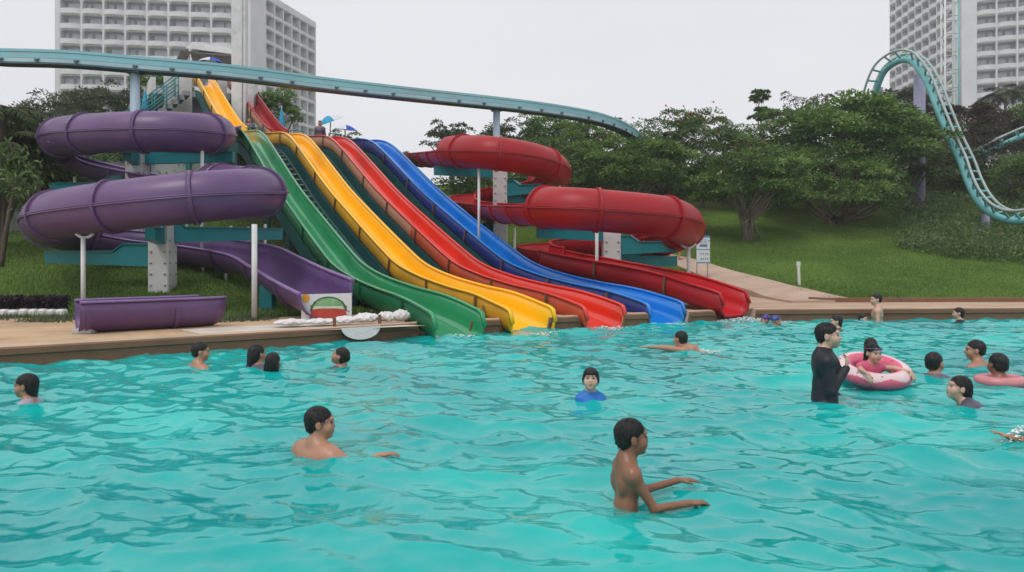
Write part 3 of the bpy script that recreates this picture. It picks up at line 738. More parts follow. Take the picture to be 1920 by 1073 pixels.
column(colx(258, 19.4), 19.4, 4.05, .44, 'white bolted column with teal arms inside the upper purple loop', [(-1, .12, 2.2, 3.2, .7), (1, .1, 2.2, 4.02, .6), (.25, -1, .9, 3.95, .4)])
column(colx(1146, 19.7), 19.7, 2.03, .46, 'white bolted column with teal arms inside the lower red loop', [(-1, -.1, 1.75, 2.02, .6), (1, -.35, 1.5, 1.66, .5), (1, .2, 1.6, 1.28, .6)])
column(colx(938, 24.0), 24.0, 4.35, .46, 'white bolted column with teal arms inside the upper red loop', [(-1, -.1, 1.9, 4.1, .5), (1, -.5, 1.3, 3.5, .5), (1, .2, 1.3, 3.1, .5), (-1, .3, 1.2, 2.2, .4)])
def post(px, Y, ztop, r, label, saddle=True, zb=None, cx=None, bs=False):
    x = colx(px, Y); g_ = float(G(x, Y)) if zb is None else zb
    root = empty('support_post', (x, Y, g_), label, 'support post', 'round white posts under the spiral slides')
    MB().tube([(x, Y, g_-.1), (x, Y, ztop)], r, 14).build('pole', M['white'], root)
    if bs: MB().box((x-.1, Y-.1, g_+.08), (.75, .4, .22), bev=.03, rz=.2).build('footing', M['white'], root)
    if saddle:
        a_ = [(x+math.sin(t_)*(RT+.02)*.6, Y+.05, ztop+.42-math.cos(t_)*(RT+.02)*.95+.05) for t_ in np.linspace(-.7, .7, 9)]
        MB().tube(a_, .03, 8).build('saddle', M['white'], root)
post(156, 14.15, 1.70, .042, 'white post under the left end of the lower purple loop')
post(477, 13.6, 1.93, .05, 'tall white post standing on the sand under the lower purple tube', zb=.2, saddle=False)
post(379, 18.0, 3.85, .04, 'thin white post under the right end of the upper purple tube', saddle=False)
post(148, 18.6, 1.3, .04, 'white post behind the left end of the fallen trough', saddle=False)
post(140, 20.2, 3.45, .04, 'white post under the far open purple trough', saddle=False)
for k, (px_, Y_, zt) in enumerate([(381, 17.7, 1.2), (424, 17.3, 1.15), (433, 19.5, 2.1), (465, 18.8, 2.05), (350, 19.6, 2.2), (497, 18.4, 2.1)]):
    post(px_, Y_, zt, .034, ['thin white post under the purple trough, behind the long purple run', 'short white post below the sagging purple joint', 'thin post seen through the lower purple loop', 'white post just left of the tall sand post', 'far thin post beneath the teal arm', 'white post at the right of the purple trough'][k], saddle=False)
post(1119, 19.3, 2.15, .045, 'white post beside the column of the lower red loop', saddle=False)
post(1291, 18.3, 1.52, .045, 'white post with concrete footing under the right end of the red tube', bs=True)
post(898, 21.5, 3.86, .04, 'white post under the upper red tube, left of the column')
post(1047, 22.6, 2.0, .035, 'short white post between the red tubes', saddle=False)
post(1049, 23.0, 3.6, .035, 'white post under the right end of the upper red tube')
post(965, 21, 2.1, .03, 'thin white post right of the upper red column', saddle=False)
# ---------------------------------------------------------------- hotels
def hotel(name, corner, u1, L1, n1, side, u2, L2, n2, nf, fh, ztop, label, margin1=(0, 0), margin2=(0, 0), z0=4.5, vis=None, oriel=False):
    """two visible facades meeting near `corner`: facade 1 runs along u1, facade 2 along u2 (unit 2D vectors), both starting at corner"""
    root = empty(name, (corner[0], corner[1], z0), label, 'hotel')
    wall = MB(); glz = []; bal = []
    def facade(o, u, L, n, m, kind):
        u = np.array([*u, 0.]); nrm_ = np.array([u[1], -u[0], 0.]); 
        if nrm_@(np.array([0, 0, 0])-np.array([*o, 0])) < 0: nrm_ = -nrm_
        o = np.array([*o, 0.]); w = (L-m[0]-m[1])/n; dep = 1.5
        rz = math.atan2(u[1], u[0])
        def B(a0, a1, z0_, z1_, d0, d1, mi=0, target=wall):
            c = o+u*(a0+a1)/2+nrm_*(d0+d1)/2; target.box((c[0], c[1], (z0_+z1_)/2), (a1-a0, abs(d1-d0), z1_-z0_), rz=rz, mi=mi)
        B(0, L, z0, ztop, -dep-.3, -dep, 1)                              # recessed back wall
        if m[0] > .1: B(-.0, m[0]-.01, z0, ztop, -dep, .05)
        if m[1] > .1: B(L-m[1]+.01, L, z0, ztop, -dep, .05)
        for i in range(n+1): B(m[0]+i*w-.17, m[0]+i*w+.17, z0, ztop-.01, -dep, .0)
        z = ztop-1.1
        B(.02, L-.02, ztop-1.2, ztop+.2, -dep, .08)
        fl = 0
        while z-fh > z0:
            z1 = z; z2 = z-fh
            B(m[0], L-m[1], z2-.16, z2+.16, -dep+.01, -.03)
            for i in range(n):
                a0 = m[0]+i*w+.17; a1 = m[0]+(i+1)*w-.17
                # lintel with rounded corners
                r_ = .55 if kind == 'front' else .12
                cw = a1-a0; pl = [(0, 0), (0, -r_-.12)]+[(r_-r_*math.cos(t_), -.12-r_+r_*math.sin(t_)) for t_ in np.linspace(.2, PI/2, 4)]+[(cw-r_+r_*math.cos(t_), -.12-r_+r_*math.sin(t_)) for t_ in np.linspace(PI/2, .2, 4)]+[(cw, -r_-.12), (cw, 0)]
                q = o+u*a0+nrm_*(-.12); wall.poly(pl, (q[0], q[1], z1-.14), u, (0, 0, 1), .2 if np.cross([0, 0, 1.], u)@nrm_ < 0 else -.2, 0)
                glz.append((o+u*(a0+a1)/2+nrm_*(-dep+.03), rz, cw, z2+.16, z1-.35, np.linalg.norm(o+u*a0), fl, kind, i, nrm_))
                bal.append((o+u*(a0+a1)/2, rz, cw+.3, z2+.1, u, nrm_, kind, fl, i))
            z -= fh; fl += 1
    facade(corner, u1, L1, n1, margin1, 'front'); facade(corner, u2, L2, n2, margin2, 'side')
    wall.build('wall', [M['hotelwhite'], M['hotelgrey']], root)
    inner = MB(); c = np.array([*corner, 0])+np.array([*u1, 0])*L1/2+np.array([*u2, 0])*L2/2
    v = [np.array([*corner, 0.]), np.array([*corner, 0.])+np.array([*u1, 0.])*L1, np.array([*corner, 0.])+np.array([*u1, 0.])*L1+np.array([*u2, 0.])*L2, np.array([*corner, 0.])+np.array([*u2, 0.])*L2]
    ctr = sum(v)/4; v = [ctr+(p_-ctr)*.97 for p_ in v]
    inner.add([p_+[0, 0, ztop-.4] for p_ in v]+[p_+[0, 0, ztop-.1] for p_ in v], [[0, 3, 2, 1], [4, 5, 6, 7], [0, 1, 5, 4], [1, 2, 6, 5], [2, 3, 7, 6], [3, 0, 4, 7]])
    inner.build('roof', M['hotelgrey'], root)
    g = np.random.default_rng(int(abs(corner[0])*10))
    # windows: those inside the photograph one by one, the rest in one mesh
    cnt = 0; rest = MB(); cb = 0; restb = MB()
    def win(b_, it, var):
        c, rz, cw, z0_, z1_, dd, fl, kind, i, n_ = it
        hh = z1_-z0_-.15; ww = cw*.86
        def Q(a0, a1, b0, b1, off, mi):
            ca, sa = math.cos(rz), math.sin(rz); x0 = c+np.array([ca, sa, 0])*(a0+a1)/2+n_*off
            b_.box((x0[0], x0[1], z0_+(b0+b1)/2), (a1-a0, .05, b1-b0), rz=rz, mi=mi)
        Q(-ww/2, ww/2, 0, hh, 0, 0)
        s_ = (.08, .3, -.2, .0)[var % 4]*ww
        Q(-ww/2+.08, s_, .1, hh-.1, .03, 1)
        Q(s_+.06, s_+.06+ww*.16, .05, hh-.1, .035, 2)
        Q(s_+.16+ww*.16, ww/2-.08, .1, hh-.1, .03, 1) if s_+.2+ww*.16 < ww/2-.1 else None
    def balc(b_, it):
        c, rz, cw, z, u, n_, kind, fl, i = it
        bul = .55 if kind == 'front' else (.9 if oriel else .08)
        xs_ = np.linspace(-1, 1, 7); pts_ = [c+u*x_*cw/2+n_*(bul*(1-abs(x_)**2.4)-.05) for x_ in xs_]
        H_ = .86 if (kind == 'front' or oriel) else .42; Vv = []
        for p_ in pts_: Vv += [p_+[0, 0, z-.12], p_+[0, 0, z+H_], p_-n_*.14+[0, 0, z+H_], p_-n_*.14+[0, 0, z-.12]]
        Fv = []
        for k in range(6):
            a_ = k*4; Fv += [[a_, a_+4, a_+5, a_+1], [a_+1, a_+5, a_+6, a_+2], [a_+2, a_+6, a_+7, a_+3], [a_+3, a_+7, a_+4, a_]]
        b_.add(Vv, Fv, 0, False)
    def inview(p_, z): 
        X_, Y_ = p_[0], p_[1]; x_ = 960+FPX*X_/Y_; y_ = HY-(z-CAM_H)*FPX/Y_
        return -10 < x_ < 1930 and -15 < y_ < 250
    nw = nb_ = 0
    for k, it in enumerate(glz):
        if inview(it[0], (it[3]+it[4])/2) and nw < 98: b_ = MB(); win(b_, it, int(g.integers(0, 8))); b_.build('window', [M['hotelgrey'], M['curtain'], M['glass']], root); nw += 1
        else: win(rest, it, int(g.integers(0, 8)))
    for it in bal:
        if inview(it[0], it[3]) and nb_ < 98: b_ = MB(); balc(b_, it); b_.build('balcony', M['hotelwhite'], root); nb_ += 1
        else: balc(restb, it)
    if rest.v: tag(rest.build('window', [M['hotelgrey'], M['curtain'], M['glass']], root), kind='stuff')
    if restb.v: tag(restb.build('balcony', M['hotelwhite'], root), kind='stuff')
    return root
# left hotel
YC = 150.0; cxl = (470-960)/FPX*YC; cor = np.array([cxl, YC])
lft = np.array([(103-960)/FPX*146.0, 146.0]); d1 = lft-cor; L1 = np.linalg.norm(d1)
rgt = np.array([(592-960)/FPX*176.0, 176.0]); d2 = rgt-cor; L2 = np.linalg.norm(d2)
hotel('hotel_tower', cor, d1/L1, L1, 8, 1, d2/L2, L2, 6, 16, 2.98, 55.0, 'long pale hotel block with curved balconies behind the upper purple and yellow slides', margin1=(3.6, .8), margin2=(5.5, .2), z0=4.0)
# right hotel
cor = np.array([(1795-960)/FPX*165, 165.0])
lft = np.array([(1668-960)/FPX*204.0, 204.0]); d1 = lft-cor; L1 = np.linalg.norm(d1)
rgt = np.array([(1990-960)/FPX*158.0, 158.0]); d2 = rgt-cor; L2 = np.linalg.norm(d2)
hotel('hotel_tower', cor, d1/L1, L1, 9, 1, d2/L2, L2, 4, 24, 3.0, 78.0, 'tall white hotel tower with bowed balconies behind the aqua roller coaster arch', margin1=(2.2, .1), margin2=(3.6, .2), z0=4.0, oriel=True)

# ---------------------------------------------------------------- aqua monorail beam
bp_ = [P(-260, 86, 20.6), P(-80, 96, 21.0), P(0, 104, 21.4), P(125, 108, 21.6), P(250, 120, 22.2), P(400, 136, 23.0), P(500, 148, 23.8), P(600, 160, 24.8), P(770, 180, 26.4), P(950, 199, 28.2), P(1050, 210, 29.6), P(1120, 220, 31.2), P(1168, 232, 33.6), P(1196, 244, 37), P(1202, 256, 41), P(1196, 266, 46)]
zb_ = spline(bp_, .5); zb_[:, 2] = np.interp(np.arange(len(zb_)), [0, len(zb_)*.15, len(zb_)], [7.02, 7.0, 6.95])
root = empty('track_beam', (zb_[0][0], zb_[0][1], 4), 'long aqua channel track beam crossing the sky from the left edge above the slides', 'track')
MB().sweep(zb_, [(-.16, -.20), (.16, -.20), (.16, .12), (-.16, .12)], smooth=False).build('web', M['beam'], root)
MB().sweep(zb_, [(-.20, .12), (.20, .12), (.20, .20), (-.20, .20)][::1], smooth=False).build('top_flange', M['beam'], root)
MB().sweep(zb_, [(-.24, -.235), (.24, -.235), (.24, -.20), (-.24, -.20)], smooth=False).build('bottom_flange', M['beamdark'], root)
MB().sweep(zb_, [(.16, -.17), (.19, -.17), (.19, -.06), (.16, -.06)], smooth=False).build('side_rail', M['beamlight'], root)
MB().sweep(zb_, [(.16, -.05), (.185, -.05), (.185, .11), (.16, .11)], smooth=False).build('side_panel', M['beam'], root)
s_ = np.r_[0, np.cumsum(np.linalg.norm(np.diff(zb_, axis=0), axis=1))]
T_ = nrm(np.gradient(zb_, axis=0)); X_ = nrm(np.cross(T_, [0, 0, 1]))
for jp in np.arange(.7, s_[-1], 1.18):
    k = int(np.searchsorted(s_, jp)); k = min(k, len(zb_)-1)
    a_ = zb_[k]+X_[k]*.215
    MB().bar(a_+[0, 0, -.21], a_+[0, 0, -.09], .07, .05).bar(a_+[0, 0, -.10]-T_[k]*.06, a_+[0, 0, -.10]+T_[k]*.08, .04, .03).build('clip', M['beamdark'], root)
for px_, Y_, r_, lab in ((253, 22.25, .135, 'pale blue round column carrying the track beam behind the upper purple loop'), (931, 28.1, .13, 'pale grey-blue column carrying the track beam behind the upper red loop')):
    x_ = colx(px_, Y_); g_ = float(G(x_, Y_)); rt = empty('beam_column', (x_, Y_, g_), lab, 'support column')
    MB().tube([(x_, Y_, g_-.2), (x_, Y_, 6.72)], r_, 20).build('pole', M['palecol'], rt)
    MB().box((x_, Y_, 6.74), (.42, .42, .05)).build('cap_plate', M['beamdark'], rt)

# ---------------------------------------------------------------- roller coaster
def track(name, pts, lab, bdir=(.75, .66, 0), gauge=.46, rise=.40, inv=False, tie=.62, nup=None):
    p_ = spline(pts, .25); root = empty(name, (p_[0][0], p_[0][1], float(G(p_[0][0], p_[0][1]))), lab, 'roller coaster')
    T = nrm(np.gradient(p_, axis=0)); b0 = nrm(bdir)
    N_ = -nrm(np.cross(b0, T)); B_ = nrm(np.cross(T, N_))
    if nup is not None: N_ = N_*nup
    MB().tube(p_, .145, 12).build('spine', M['coaster'], root)
    for sg, nm in ((-1, 'rail'), (1, 'rail')):
        MB().tube(p_+N_*rise+B_*sg*gauge, .058, 8).build('rail', M['coasterrail'], root)
    s_ = np.r_[0, np.cumsum(np.linalg.norm(np.diff(p_, axis=0), axis=1))]
    n_ = 0
    for jp in np.arange(.2, s_[-1], tie):
        k = min(int(np.searchsorted(s_, jp)), len(p_)-1); c = p_[k]
        arc = [c+B_[k]*gauge*x_+N_[k]*(rise*(.25+.75*abs(x_)**1.6)) for x_ in np.linspace(-1, 1, 9)]
        if n_ < 96: MB().tube(arc, .05, 6).build('tie', M['coaster'], root)
        n_ += 1
    return root
M['coaster'] = mat('coaster_teal', (.15, .44, .45), .45, .12, 1.5, dirt=(.2, .35, .36), dscale=1, damt=.4)
M['coasterrail'] = mat('coaster_rail', (.38, .45, .45), .5, .1, 2)
M['lavender'] = mat('lavender_steel', (.30, .30, .42), .5, .08, 1)
CS = .77
cp_ = [P(a_, b__, c_*CS) for a_, b__, c_ in [(1636, 230, 51.5), (1637, 205, 51), (1641, 180, 50.5), (1648, 156, 50), (1658, 135, 49.5), (1673, 121, 48.8), (1692, 113, 48.0), (1711, 117, 47.2), (1731, 142, 46.2), (1745, 170, 45.6), (1756, 200, 45), (1778, 255, 44), (1800, 302, 43), (1815, 342, 42), (1832, 374, 41), (1856, 399, 40), (1888, 413, 39), (1925, 414, 38), (1975, 400, 37), (2040, 355, 36)]]
track('coaster_track', cp_, 'aqua roller coaster track arching over the trees and diving to the right edge')
track('coaster_track', [P(1800, 308, 40.5), P(1830, 296, 40), P(1862, 281, 39.5), P(1890, 267, 39), P(1930, 250, 38.5), P(1990, 225, 38)], 'short far stretch of aqua coaster track entering the dark trees at the right', bdir=(.3, 1, 0), tie=.9)
for px_, Y_, py, r_, lab in ((1646, 39.0, 165, .25, 'lavender steel support under the left flank of the coaster arch'), (1724, 36.8, 140, .26, 'thick lavender support under the right flank of the coaster arch'),
                         (1848, 31.6, 402, .16, 'short lavender support with base plate at the coaster valley'), (1890, 39.4, 285, .14, 'lavender support under the far coaster stretch')):
    x_ = colx(px_, Y_); g_ = float(G(x_, Y_)); g_ = min(g_, CAM_H-(py-HY)*Y_/FPX-.6) if py > 400 else g_
    rt = empty('coaster_support', (x_, Y_, g_), lab, 'coaster support')
    zt = CAM_H-(py-HY)*Y_/FPX; MB().tube([(x_, Y_, g_-.5), (x_, Y_, zt)], r_, 16).build('pole', M['lavender'], rt)
    MB().box((x_, Y_, g_+.05), (1.2, 1.0, .12), bev=.02).build('base_plate', M['rustline'] if py > 400 else M['lavender'], rt)
# lattice lift tower
Yt = 62.0; root = empty('lattice_tower', P(1788, 300, Yt), 'white steel lattice lift tower rising in front of the right hotel', 'lattice tower')
zt = 24.0; cs = [(colx(1772, Yt), Yt), (colx(1801, Yt), Yt), (colx(1772, Yt)+.5, Yt+1.4), (colx(1801, Yt)+.5, Yt+1.4)]
for k, c in enumerate(cs): MB().tube([(c[0], c[1], 5), (c[0], c[1], zt)], .085, 8).build('chord', M['white'] if k != 1 else M['galv'], root)
b_ = MB(); b2 = MB()
for z in np.arange(6, zt, 1.5):
    for i_, j_ in ((0, 1), (2, 3), (0, 2), (1, 3)):
        a_, c_ = cs[i_], cs[j_]; b_.tube([(*a_, z), (*c_, z)], .045, 6)
        b_.tube([(*a_, z), (*c_, z+1.5)], .03, 6)
tag(b_.build('bracing', M['white'], root), kind='stuff')
for sg in (.35, .75): 
    x_ = cs[0][0]*(1-sg)+cs[1][0]*sg; MB().tube([(x_, Yt-.3, 5), (x_, Yt-.3, zt)], .06, 8).build('lift_rail', M['coaster'] if sg > .5 else M['coasterrail'], root)

# ---------------------------------------------------------------- slide tower at the top
M['deckgrey'] = mat('tower_grey', (.30, .31, .32), .7, .15, 1.5, dirt=(.15, .15, .15), dscale=1, damt=.4)
tz = 9.3
root = empty('slide_tower', lanept(0, 27, 0)+[0, 0, 5], 'white concrete launch tower at the head of the upper yellow and red slides', 'tower')
def W(i, t, off, z): return lanept(i, t, z, off)
def panel(name, pts, thick=.2, m_='white'):
    """wall panel in the plane across the lanes: pts (offset from green lane, z) at distance t"""
    return None
b_ = MB()
def xwall(t, o0, o1, z0_, z1_, th=.22, mi=0, bb=None):
    a_ = lanept(0, t, (z0_+z1_)/2, (o0+o1)/2); (bb or b_).box(a_, (abs(o1-o0), th, z1_-z0_), rz=ANG, mi=mi)
def twall(o, t0, t1, z0_, z1_, th=.22, mi=0, bb=None):
    a_ = lanept(0, (t0+t1)/2, (z0_+z1_)/2, o); (bb or b_).box(a_, (th, abs(t1-t0), z1_-z0_), rz=ANG, mi=mi)
xwall(26.2, -1.75, -.56, 6.6, 9.75); xwall(26.2, .56, .98, 8.0, 9.6); xwall(26.2, 2.15, 2.6, 8.0, 9.3)
xwall(30.5, -2.2, 2.8, 5, 9.2); twall(-2.2, 26.1, 30.4, 8.6, 9.35); twall(2.6, 26.3, 30.4, 5, 9.7)
b_.box(lanept(0, 28.3, 8.75, .3), (4.9, 4.3, .25), rz=ANG); b_.build('walls', M['white'], root)
# stepped underside + stairs at its left
b_ = MB(); xwall(26.9, -1.7, .9, 5.2, 8.6, th=.2); b_.build('shaft_wall', M['deckgrey'], root)
b_ = MB()
for k in range(12):
    c = lanept(0, 25.4, 6.1+k*.22, -3.6+k*.24); b_.box(c, (.3, 1.1, .2), rz=ANG)
b_.build('stairs', M['deckgrey'], root)
rl = MB()
def rail_line(bb, p0, p1, n, hgt=1.0, r_=.025, bars=3):
    p0 = np.asarray(p0, float); p1 = np.asarray(p1, float)
    for k in range(n+1):
        q = p0+(p1-p0)*k/n; bb.tube([q, q+[0, 0, hgt]], r_, 6)
    for h_ in np.linspace(hgt, hgt/bars, bars): bb.tube([p0+[0, 0, h_], p1+[0, 0, h_]], r_, 6)
for (A, B_, n_) in [((0, 24.8, -3.7, 6.0), (0, 24.8, -1.3, 8.2), 5), ((0, 24.9, -5.6, 6.0), (0, 24.9, -3.7, 6.0), 4), ((0, 22.0, -3.4, 5.7), (0, 22.0, -.9, 5.1), 6), ((0, 26.0, -3.7, 6.3), (0, 26.0, -1.3, 8.5), 5)]:
    b_ = MB(); rail_line(b_, W(A[0], A[1], A[2], A[3]), W(B_[0], B_[1], B_[2], B_[3]), n_); b_.build('railing', M['teal'], root)
b_ = MB(); b_.box(lanept(0, 25.4, 5.85, -4.7), (2.0, 1.4, .2), rz=ANG); b_.bar(lanept(0, 25.4, 4, -5.4), lanept(0, 25.4, 5.8, -5.4), .2, .2); b_.build('landing', M['deckgrey'], root)
# corrugated awning on posts
aw = empty('awning', P(385, 110, 37), 'corrugated white awning on thin posts over the launch platform', 'awning')
A0, A1 = P(347, 90, 35.2), P(436, 102, 36.4)
n_ = 46; V_ = []
for k in range(n_+1):
    f_ = k/n_; q = A0*(1-f_)+A1*f_; wv = .03*(1 if k % 2 else -1)
    for s1, dz in ((0, 0), (.8, .50), (1.9, .05)): V_.append(q+[0, s1, dz+wv])
V_ = np.array(V_); F_ = [[3*k+j, 3*k+3+j, 3*k+4+j, 3*k+1+j] for k in range(n_) for j in (0, 1)]
b_ = MB(); b_.add(V_, F_); b_.build('roof_sheet', M['white'], aw)
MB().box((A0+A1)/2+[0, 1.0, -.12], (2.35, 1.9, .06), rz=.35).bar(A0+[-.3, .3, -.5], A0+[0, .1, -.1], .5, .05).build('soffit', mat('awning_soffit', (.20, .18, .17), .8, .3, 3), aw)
for f_ in (.03, .5, .97):
    q = A0*(1-f_)+A1*f_; MB().tube([q+[0, .3, -2.8], q+[0, .3, -.3]], .035, 8).build('post', M['galv'], aw)
# tall white pillar between the upper lanes
Yp = 32.0; xp = colx(449.5, Yp); root = empty('pillar', (xp, Yp, 4.5), 'tall plain white pillar rising out of the picture between the upper yellow and red slides', 'pillar')
MB().box((xp, Yp, 9.2), (.61, .30, 10.4), bev=.01).build('shaft', M['white'], root)
MB().tube([(xp+.17, Yp-.17, 4.6), (xp+.17, Yp-.17, 14.3)], .022, 6).build('conduit', M['galv'], root)
x2 = colx(471, 33.5); MB().box((x2, 33.5, 7.0), (.40, .5, 4.6)).build('buttress', M['white'], root)
# launch platform for the lower lanes with white base wall and teal framing
root = empty('launch_platform', lanept(1, 20, 4), 'teal framed launch platform with white base walls behind the crests of the slides', 'platform')
b_ = MB(); b_.box(lanept(2, 20.2, 5.38, .75), (6.9, 3.2, .18), rz=ANG); b_.build('deck', M['deckgrey'], root)
b_ = MB(); xwall(17.4, -5.2, -.7, 3.2, 5.15); b_.build('base_wall', M['white'], root)
for o_ in (-4.6, -3.2, -1.9):
    MB().bar(lanept(0, 17.1, 3.2, o_), lanept(0, 17.1, 5.5, o_), .14, .14).build('post', M['teal'], root)
MB().bar(lanept(0, 17.0, 5.35, -5.2), lanept(0, 17.0, 5.3, -.6), .16, .24).build('girder', M['teal'], root)
b_ = MB(); rail_line(b_, lanept(0, 17.1, 5.5, -4.6), lanept(0, 17.1, 5.5, -.8), 6, .5, .022, 2); b_.build('railing', M['teal'], root)
for o_ in (.78, 2.33, 3.88):
    b_ = MB(); rail_line(b_, lanept(0, 18.7, 5.45, o_-.25), lanept(0, 18.7, 5.45, o_+.25), 1, .8, .022, 2); b_.build('railing', M['teal'], root)
    MB().bar(lanept(0, 19, 3.4, o_), lanept(0, 19, 5.3, o_), .14, .14).build('post', M['tealdark'], root)

# umbrellas
def umbrella(px, py, Y, r_, cols, label, tilt=(0, 0), zpole=2.2, n=8):
    c = P(px, py, Y); root = empty('umbrella', (c[0], c[1], c[2]-zpole), label, 'umbrella', 'umbrellas at the slide tower')
    Mt = np.array(Matrix.Rotation(tilt[0], 3, 'X')@Matrix.Rotation(tilt[1], 3, 'Y'))
    V_ = [np.array([0, 0, .0])]; F_ = []; mi = []
    rings = [(.35, -.06), (.7, -.2), (1.0, -.42)]
    for rr, dz in rings:
        for k in range(n*2):
            a_ = k*PI/n; q = rr*r_*(1-.04*(k % 2)); V_.append(np.array([q*math.cos(a_), q*math.sin(a_), dz*r_]))
    b_ = MB(); V_ = np.array(V_)@Mt.T+c; m_ = n*2
    b_.add(V_, []); 
    for k in range(m_):
        k2 = (k+1) % m_; col_ = (k//2) % len(cols)
        for f_ in ([0, 1+k, 1+k2], [1+k, 1+m_+k, 1+m_+k2, 1+k2], [1+m_+k, 1+2*m_+k, 1+2*m_+k2, 1+m_+k2]):
            b_.f.append(f_); b_.m.append(col_); b_.sm.append(False)
    b_.build('canopy', cols, root)
    MB().tube([c, c+Mt@np.array([0, 0, -.5*r_]), [c[0], c[1], c[2]-zpole]], .025, 8).build('pole', M['galv'], root)
UB = mat('umbrella_blue', (.02, .09, .50), .7, .1, 5); UW = mat('umbrella_white', (.62, .64, .68), .7, .08, 5); UC = mat('umbrella_cyan', (.02, .30, .48), .7, .1, 5)
umbrella(395, 108, 35.5, .58, [UB, UW], 'small blue and white umbrella under the corrugated awning', n=5)
umbrella(614, 217, 30.5, .66, [UC, UW], 'faded cyan and white umbrella leaning above the yellow lane crest', tilt=(.25, -.35), n=6)
umbrella(648, 234, 29.3, .46, [UB, UW], 'blue and white umbrella just above the orange-red lane crest', tilt=(.1, .1), n=5)
def folded(px, py, Y, label):
    c = P(px, py, Y); root = empty('umbrella', (c[0], c[1], c[2]-1.6), label, 'umbrella', 'umbrellas at the slide tower')
    MB().lathe(c, [(.02, .0), (.06, -.15), (.13, -.6), (.17, -.95), (.09, -1.0)], 10).build('canopy', UC, root)
    MB().tube([c+[0, 0, .1], c-[0, 0, 1.7]], .025, 8).build('pole', M['galv'], root)
folded(272, 170, 33.0, 'closed aqua umbrella standing left of the tower stairs')
folded(528, 203, 31.0, 'closed aqua umbrella to the right of the upper red slide')
# ---------------------------------------------------------------- vegetation
def leaf_cloud(c, dirs, length, width, g, up=.3, droop=0):
    """diamond leaves folded along the midrib: positions c, directions dirs"""
    n = len(c); d = nrm(dirs); r_ = nrm(g.normal(size=(n, 3))+[0, 0, 1.2]); s = nrm(np.cross(d, r_)); u = np.cross(s, d)
    L = length*g.uniform(.65, 1.2, (n, 1)); W_ = width*g.uniform(.7, 1.2, (n, 1))
    base = c; tip = c+d*L-[0, 0, 1]*L*droop; mid = (base+tip)/2
    V_ = np.stack([base, mid+s*W_/2+u*W_*.18, tip, mid-s*W_/2+u*W_*.18], 1).reshape(-1, 3)
    i = np.arange(n)*4
    return V_, np.stack([i, i+1, i+2], 1), np.stack([i, i+2, i+3], 1)
def leaves_obj(name, parts, m_, parent, tones):
    V_ = np.vstack([p_[0] for p_ in parts]); o_ = np.cumsum([0]+[len(p_[0]) for p_ in parts])[:-1]
    F_ = np.vstack([np.vstack([p_[1]+k, p_[2]+k]) for p_, k in zip(parts, o_)])
    tn = np.concatenate([np.r_[t_, t_] for t_ in tones])
    return to_mesh(name, V_, [F_], m_, parent=parent, smooth=False, attr=tn)
def tree(px, Y, ybase, c, rad, label, leaf='plum', seed=1, nc=70, per=150, ll=.165, lw=.068, trunk=.13, name='tree', group='trees on the slope behind the slides', bark='bark', zb=None, red=0, stems=1, flat=.85, hollow=.5):
    """c = (px, py) centre of the crown in metres-true position at depth Y; rad = (rx, ry, rz)"""
    g = np.random.default_rng(seed); C_ = P(c[0], c[1], Y); x = colx(px, Y); zg = float(G(x, Y)) if zb is None else zb
    root = empty(name, (x, Y, zg), label, 'tree', group)
    th = g.uniform(0, 2*PI, nc); cz = g.uniform(-.55, 1, nc); sr = np.sqrt(np.maximum(0, 1-cz**2)); rr = g.uniform(hollow, 1.0, nc)**.7
    lump = 1+.16*np.sin(3*th+seed)*np.cos(2.3*cz*3+seed*1.7)+g.normal(0, .07, nc)
    cc = C_+np.stack([sr*np.cos(th)*rad[0], sr*np.sin(th)*rad[1], cz*rad[2]*np.where(cz < 0, flat, 1)], 1)*(rr*lump)[:, None]
    parts = []; tones = []
    rc_ = .30*min(rad)*g.uniform(.7, 1.25, nc)
    for k in range(nc):
        n_ = int(per*g.uniform(.7, 1.3)); q = nrm(g.normal(size=(n_, 3))); q[:, 2] = np.abs(q[:, 2])*.9-.25
        p_ = cc[k]+q*rc_[k]*np.array([1.25, 1.25, .75])*g.uniform(.35, 1, (n_, 1))
        d_ = q+nrm(cc[k]-C_)*.35+g.normal(0, .35, (n_, 3))
        parts.append(leaf_cloud(p_, d_, ll, lw, g, droop=.15)); tones.append(np.clip(g.normal(.38+.22*g.normal(), .22, n_), 0, 1))
    leaves_obj('crown', parts, LF[leaf], root, tones)
    b_ = MB(); 
    for st in range(stems):
        ox = (st-(stems-1)/2)*.35; base = np.array([x+ox*.6, Y+ox*.2, zg-.15]); fork = np.array([C_[0]*.45+x*.55+ox, Y, zg+(C_[2]-rad[2]*flat-zg)*.55+.25])
        m1 = (base+fork)/2+[g.uniform(-.1, .1), 0, 0]
        b_.tube(spline([base, m1, fork], .25), np.linspace(trunk, trunk*.75, len(spline([base, m1, fork], .25))), 8)
        sel = g.choice(nc, min(9, nc), replace=False)
        for k in sel[:7]:
            e_ = cc[k]*.92+C_*.08; mm = fork*.5+e_*.5+[0, 0, -.12*rad[2]]+g.normal(0, .08, 3); q = spline([fork-[0, 0, .05], mm, e_], .3)
            b_.tube(q, np.linspace(trunk*.5, trunk*.12, len(q)), 6, caps=False)
    b_.build('trunk', M[bark], root)
    if red:
        n_ = red; k = g.integers(0, nc, n_); p_ = cc[k]+nrm(g.normal(size=(n_, 3))+[0, -.6, .4])*rc_[k][:, None]*1.05
        bl = leaf_cloud(np.repeat(p_, 5, 0), g.normal(size=(n_*5, 3)), .11, .08, g)
        leaves_obj('blossom', [bl], leafmat('red_blossom_%d' % seed, (.30, .04, .04), (.45, .07, .06)), root, [g.uniform(0, 1, n_*5)])
    return root
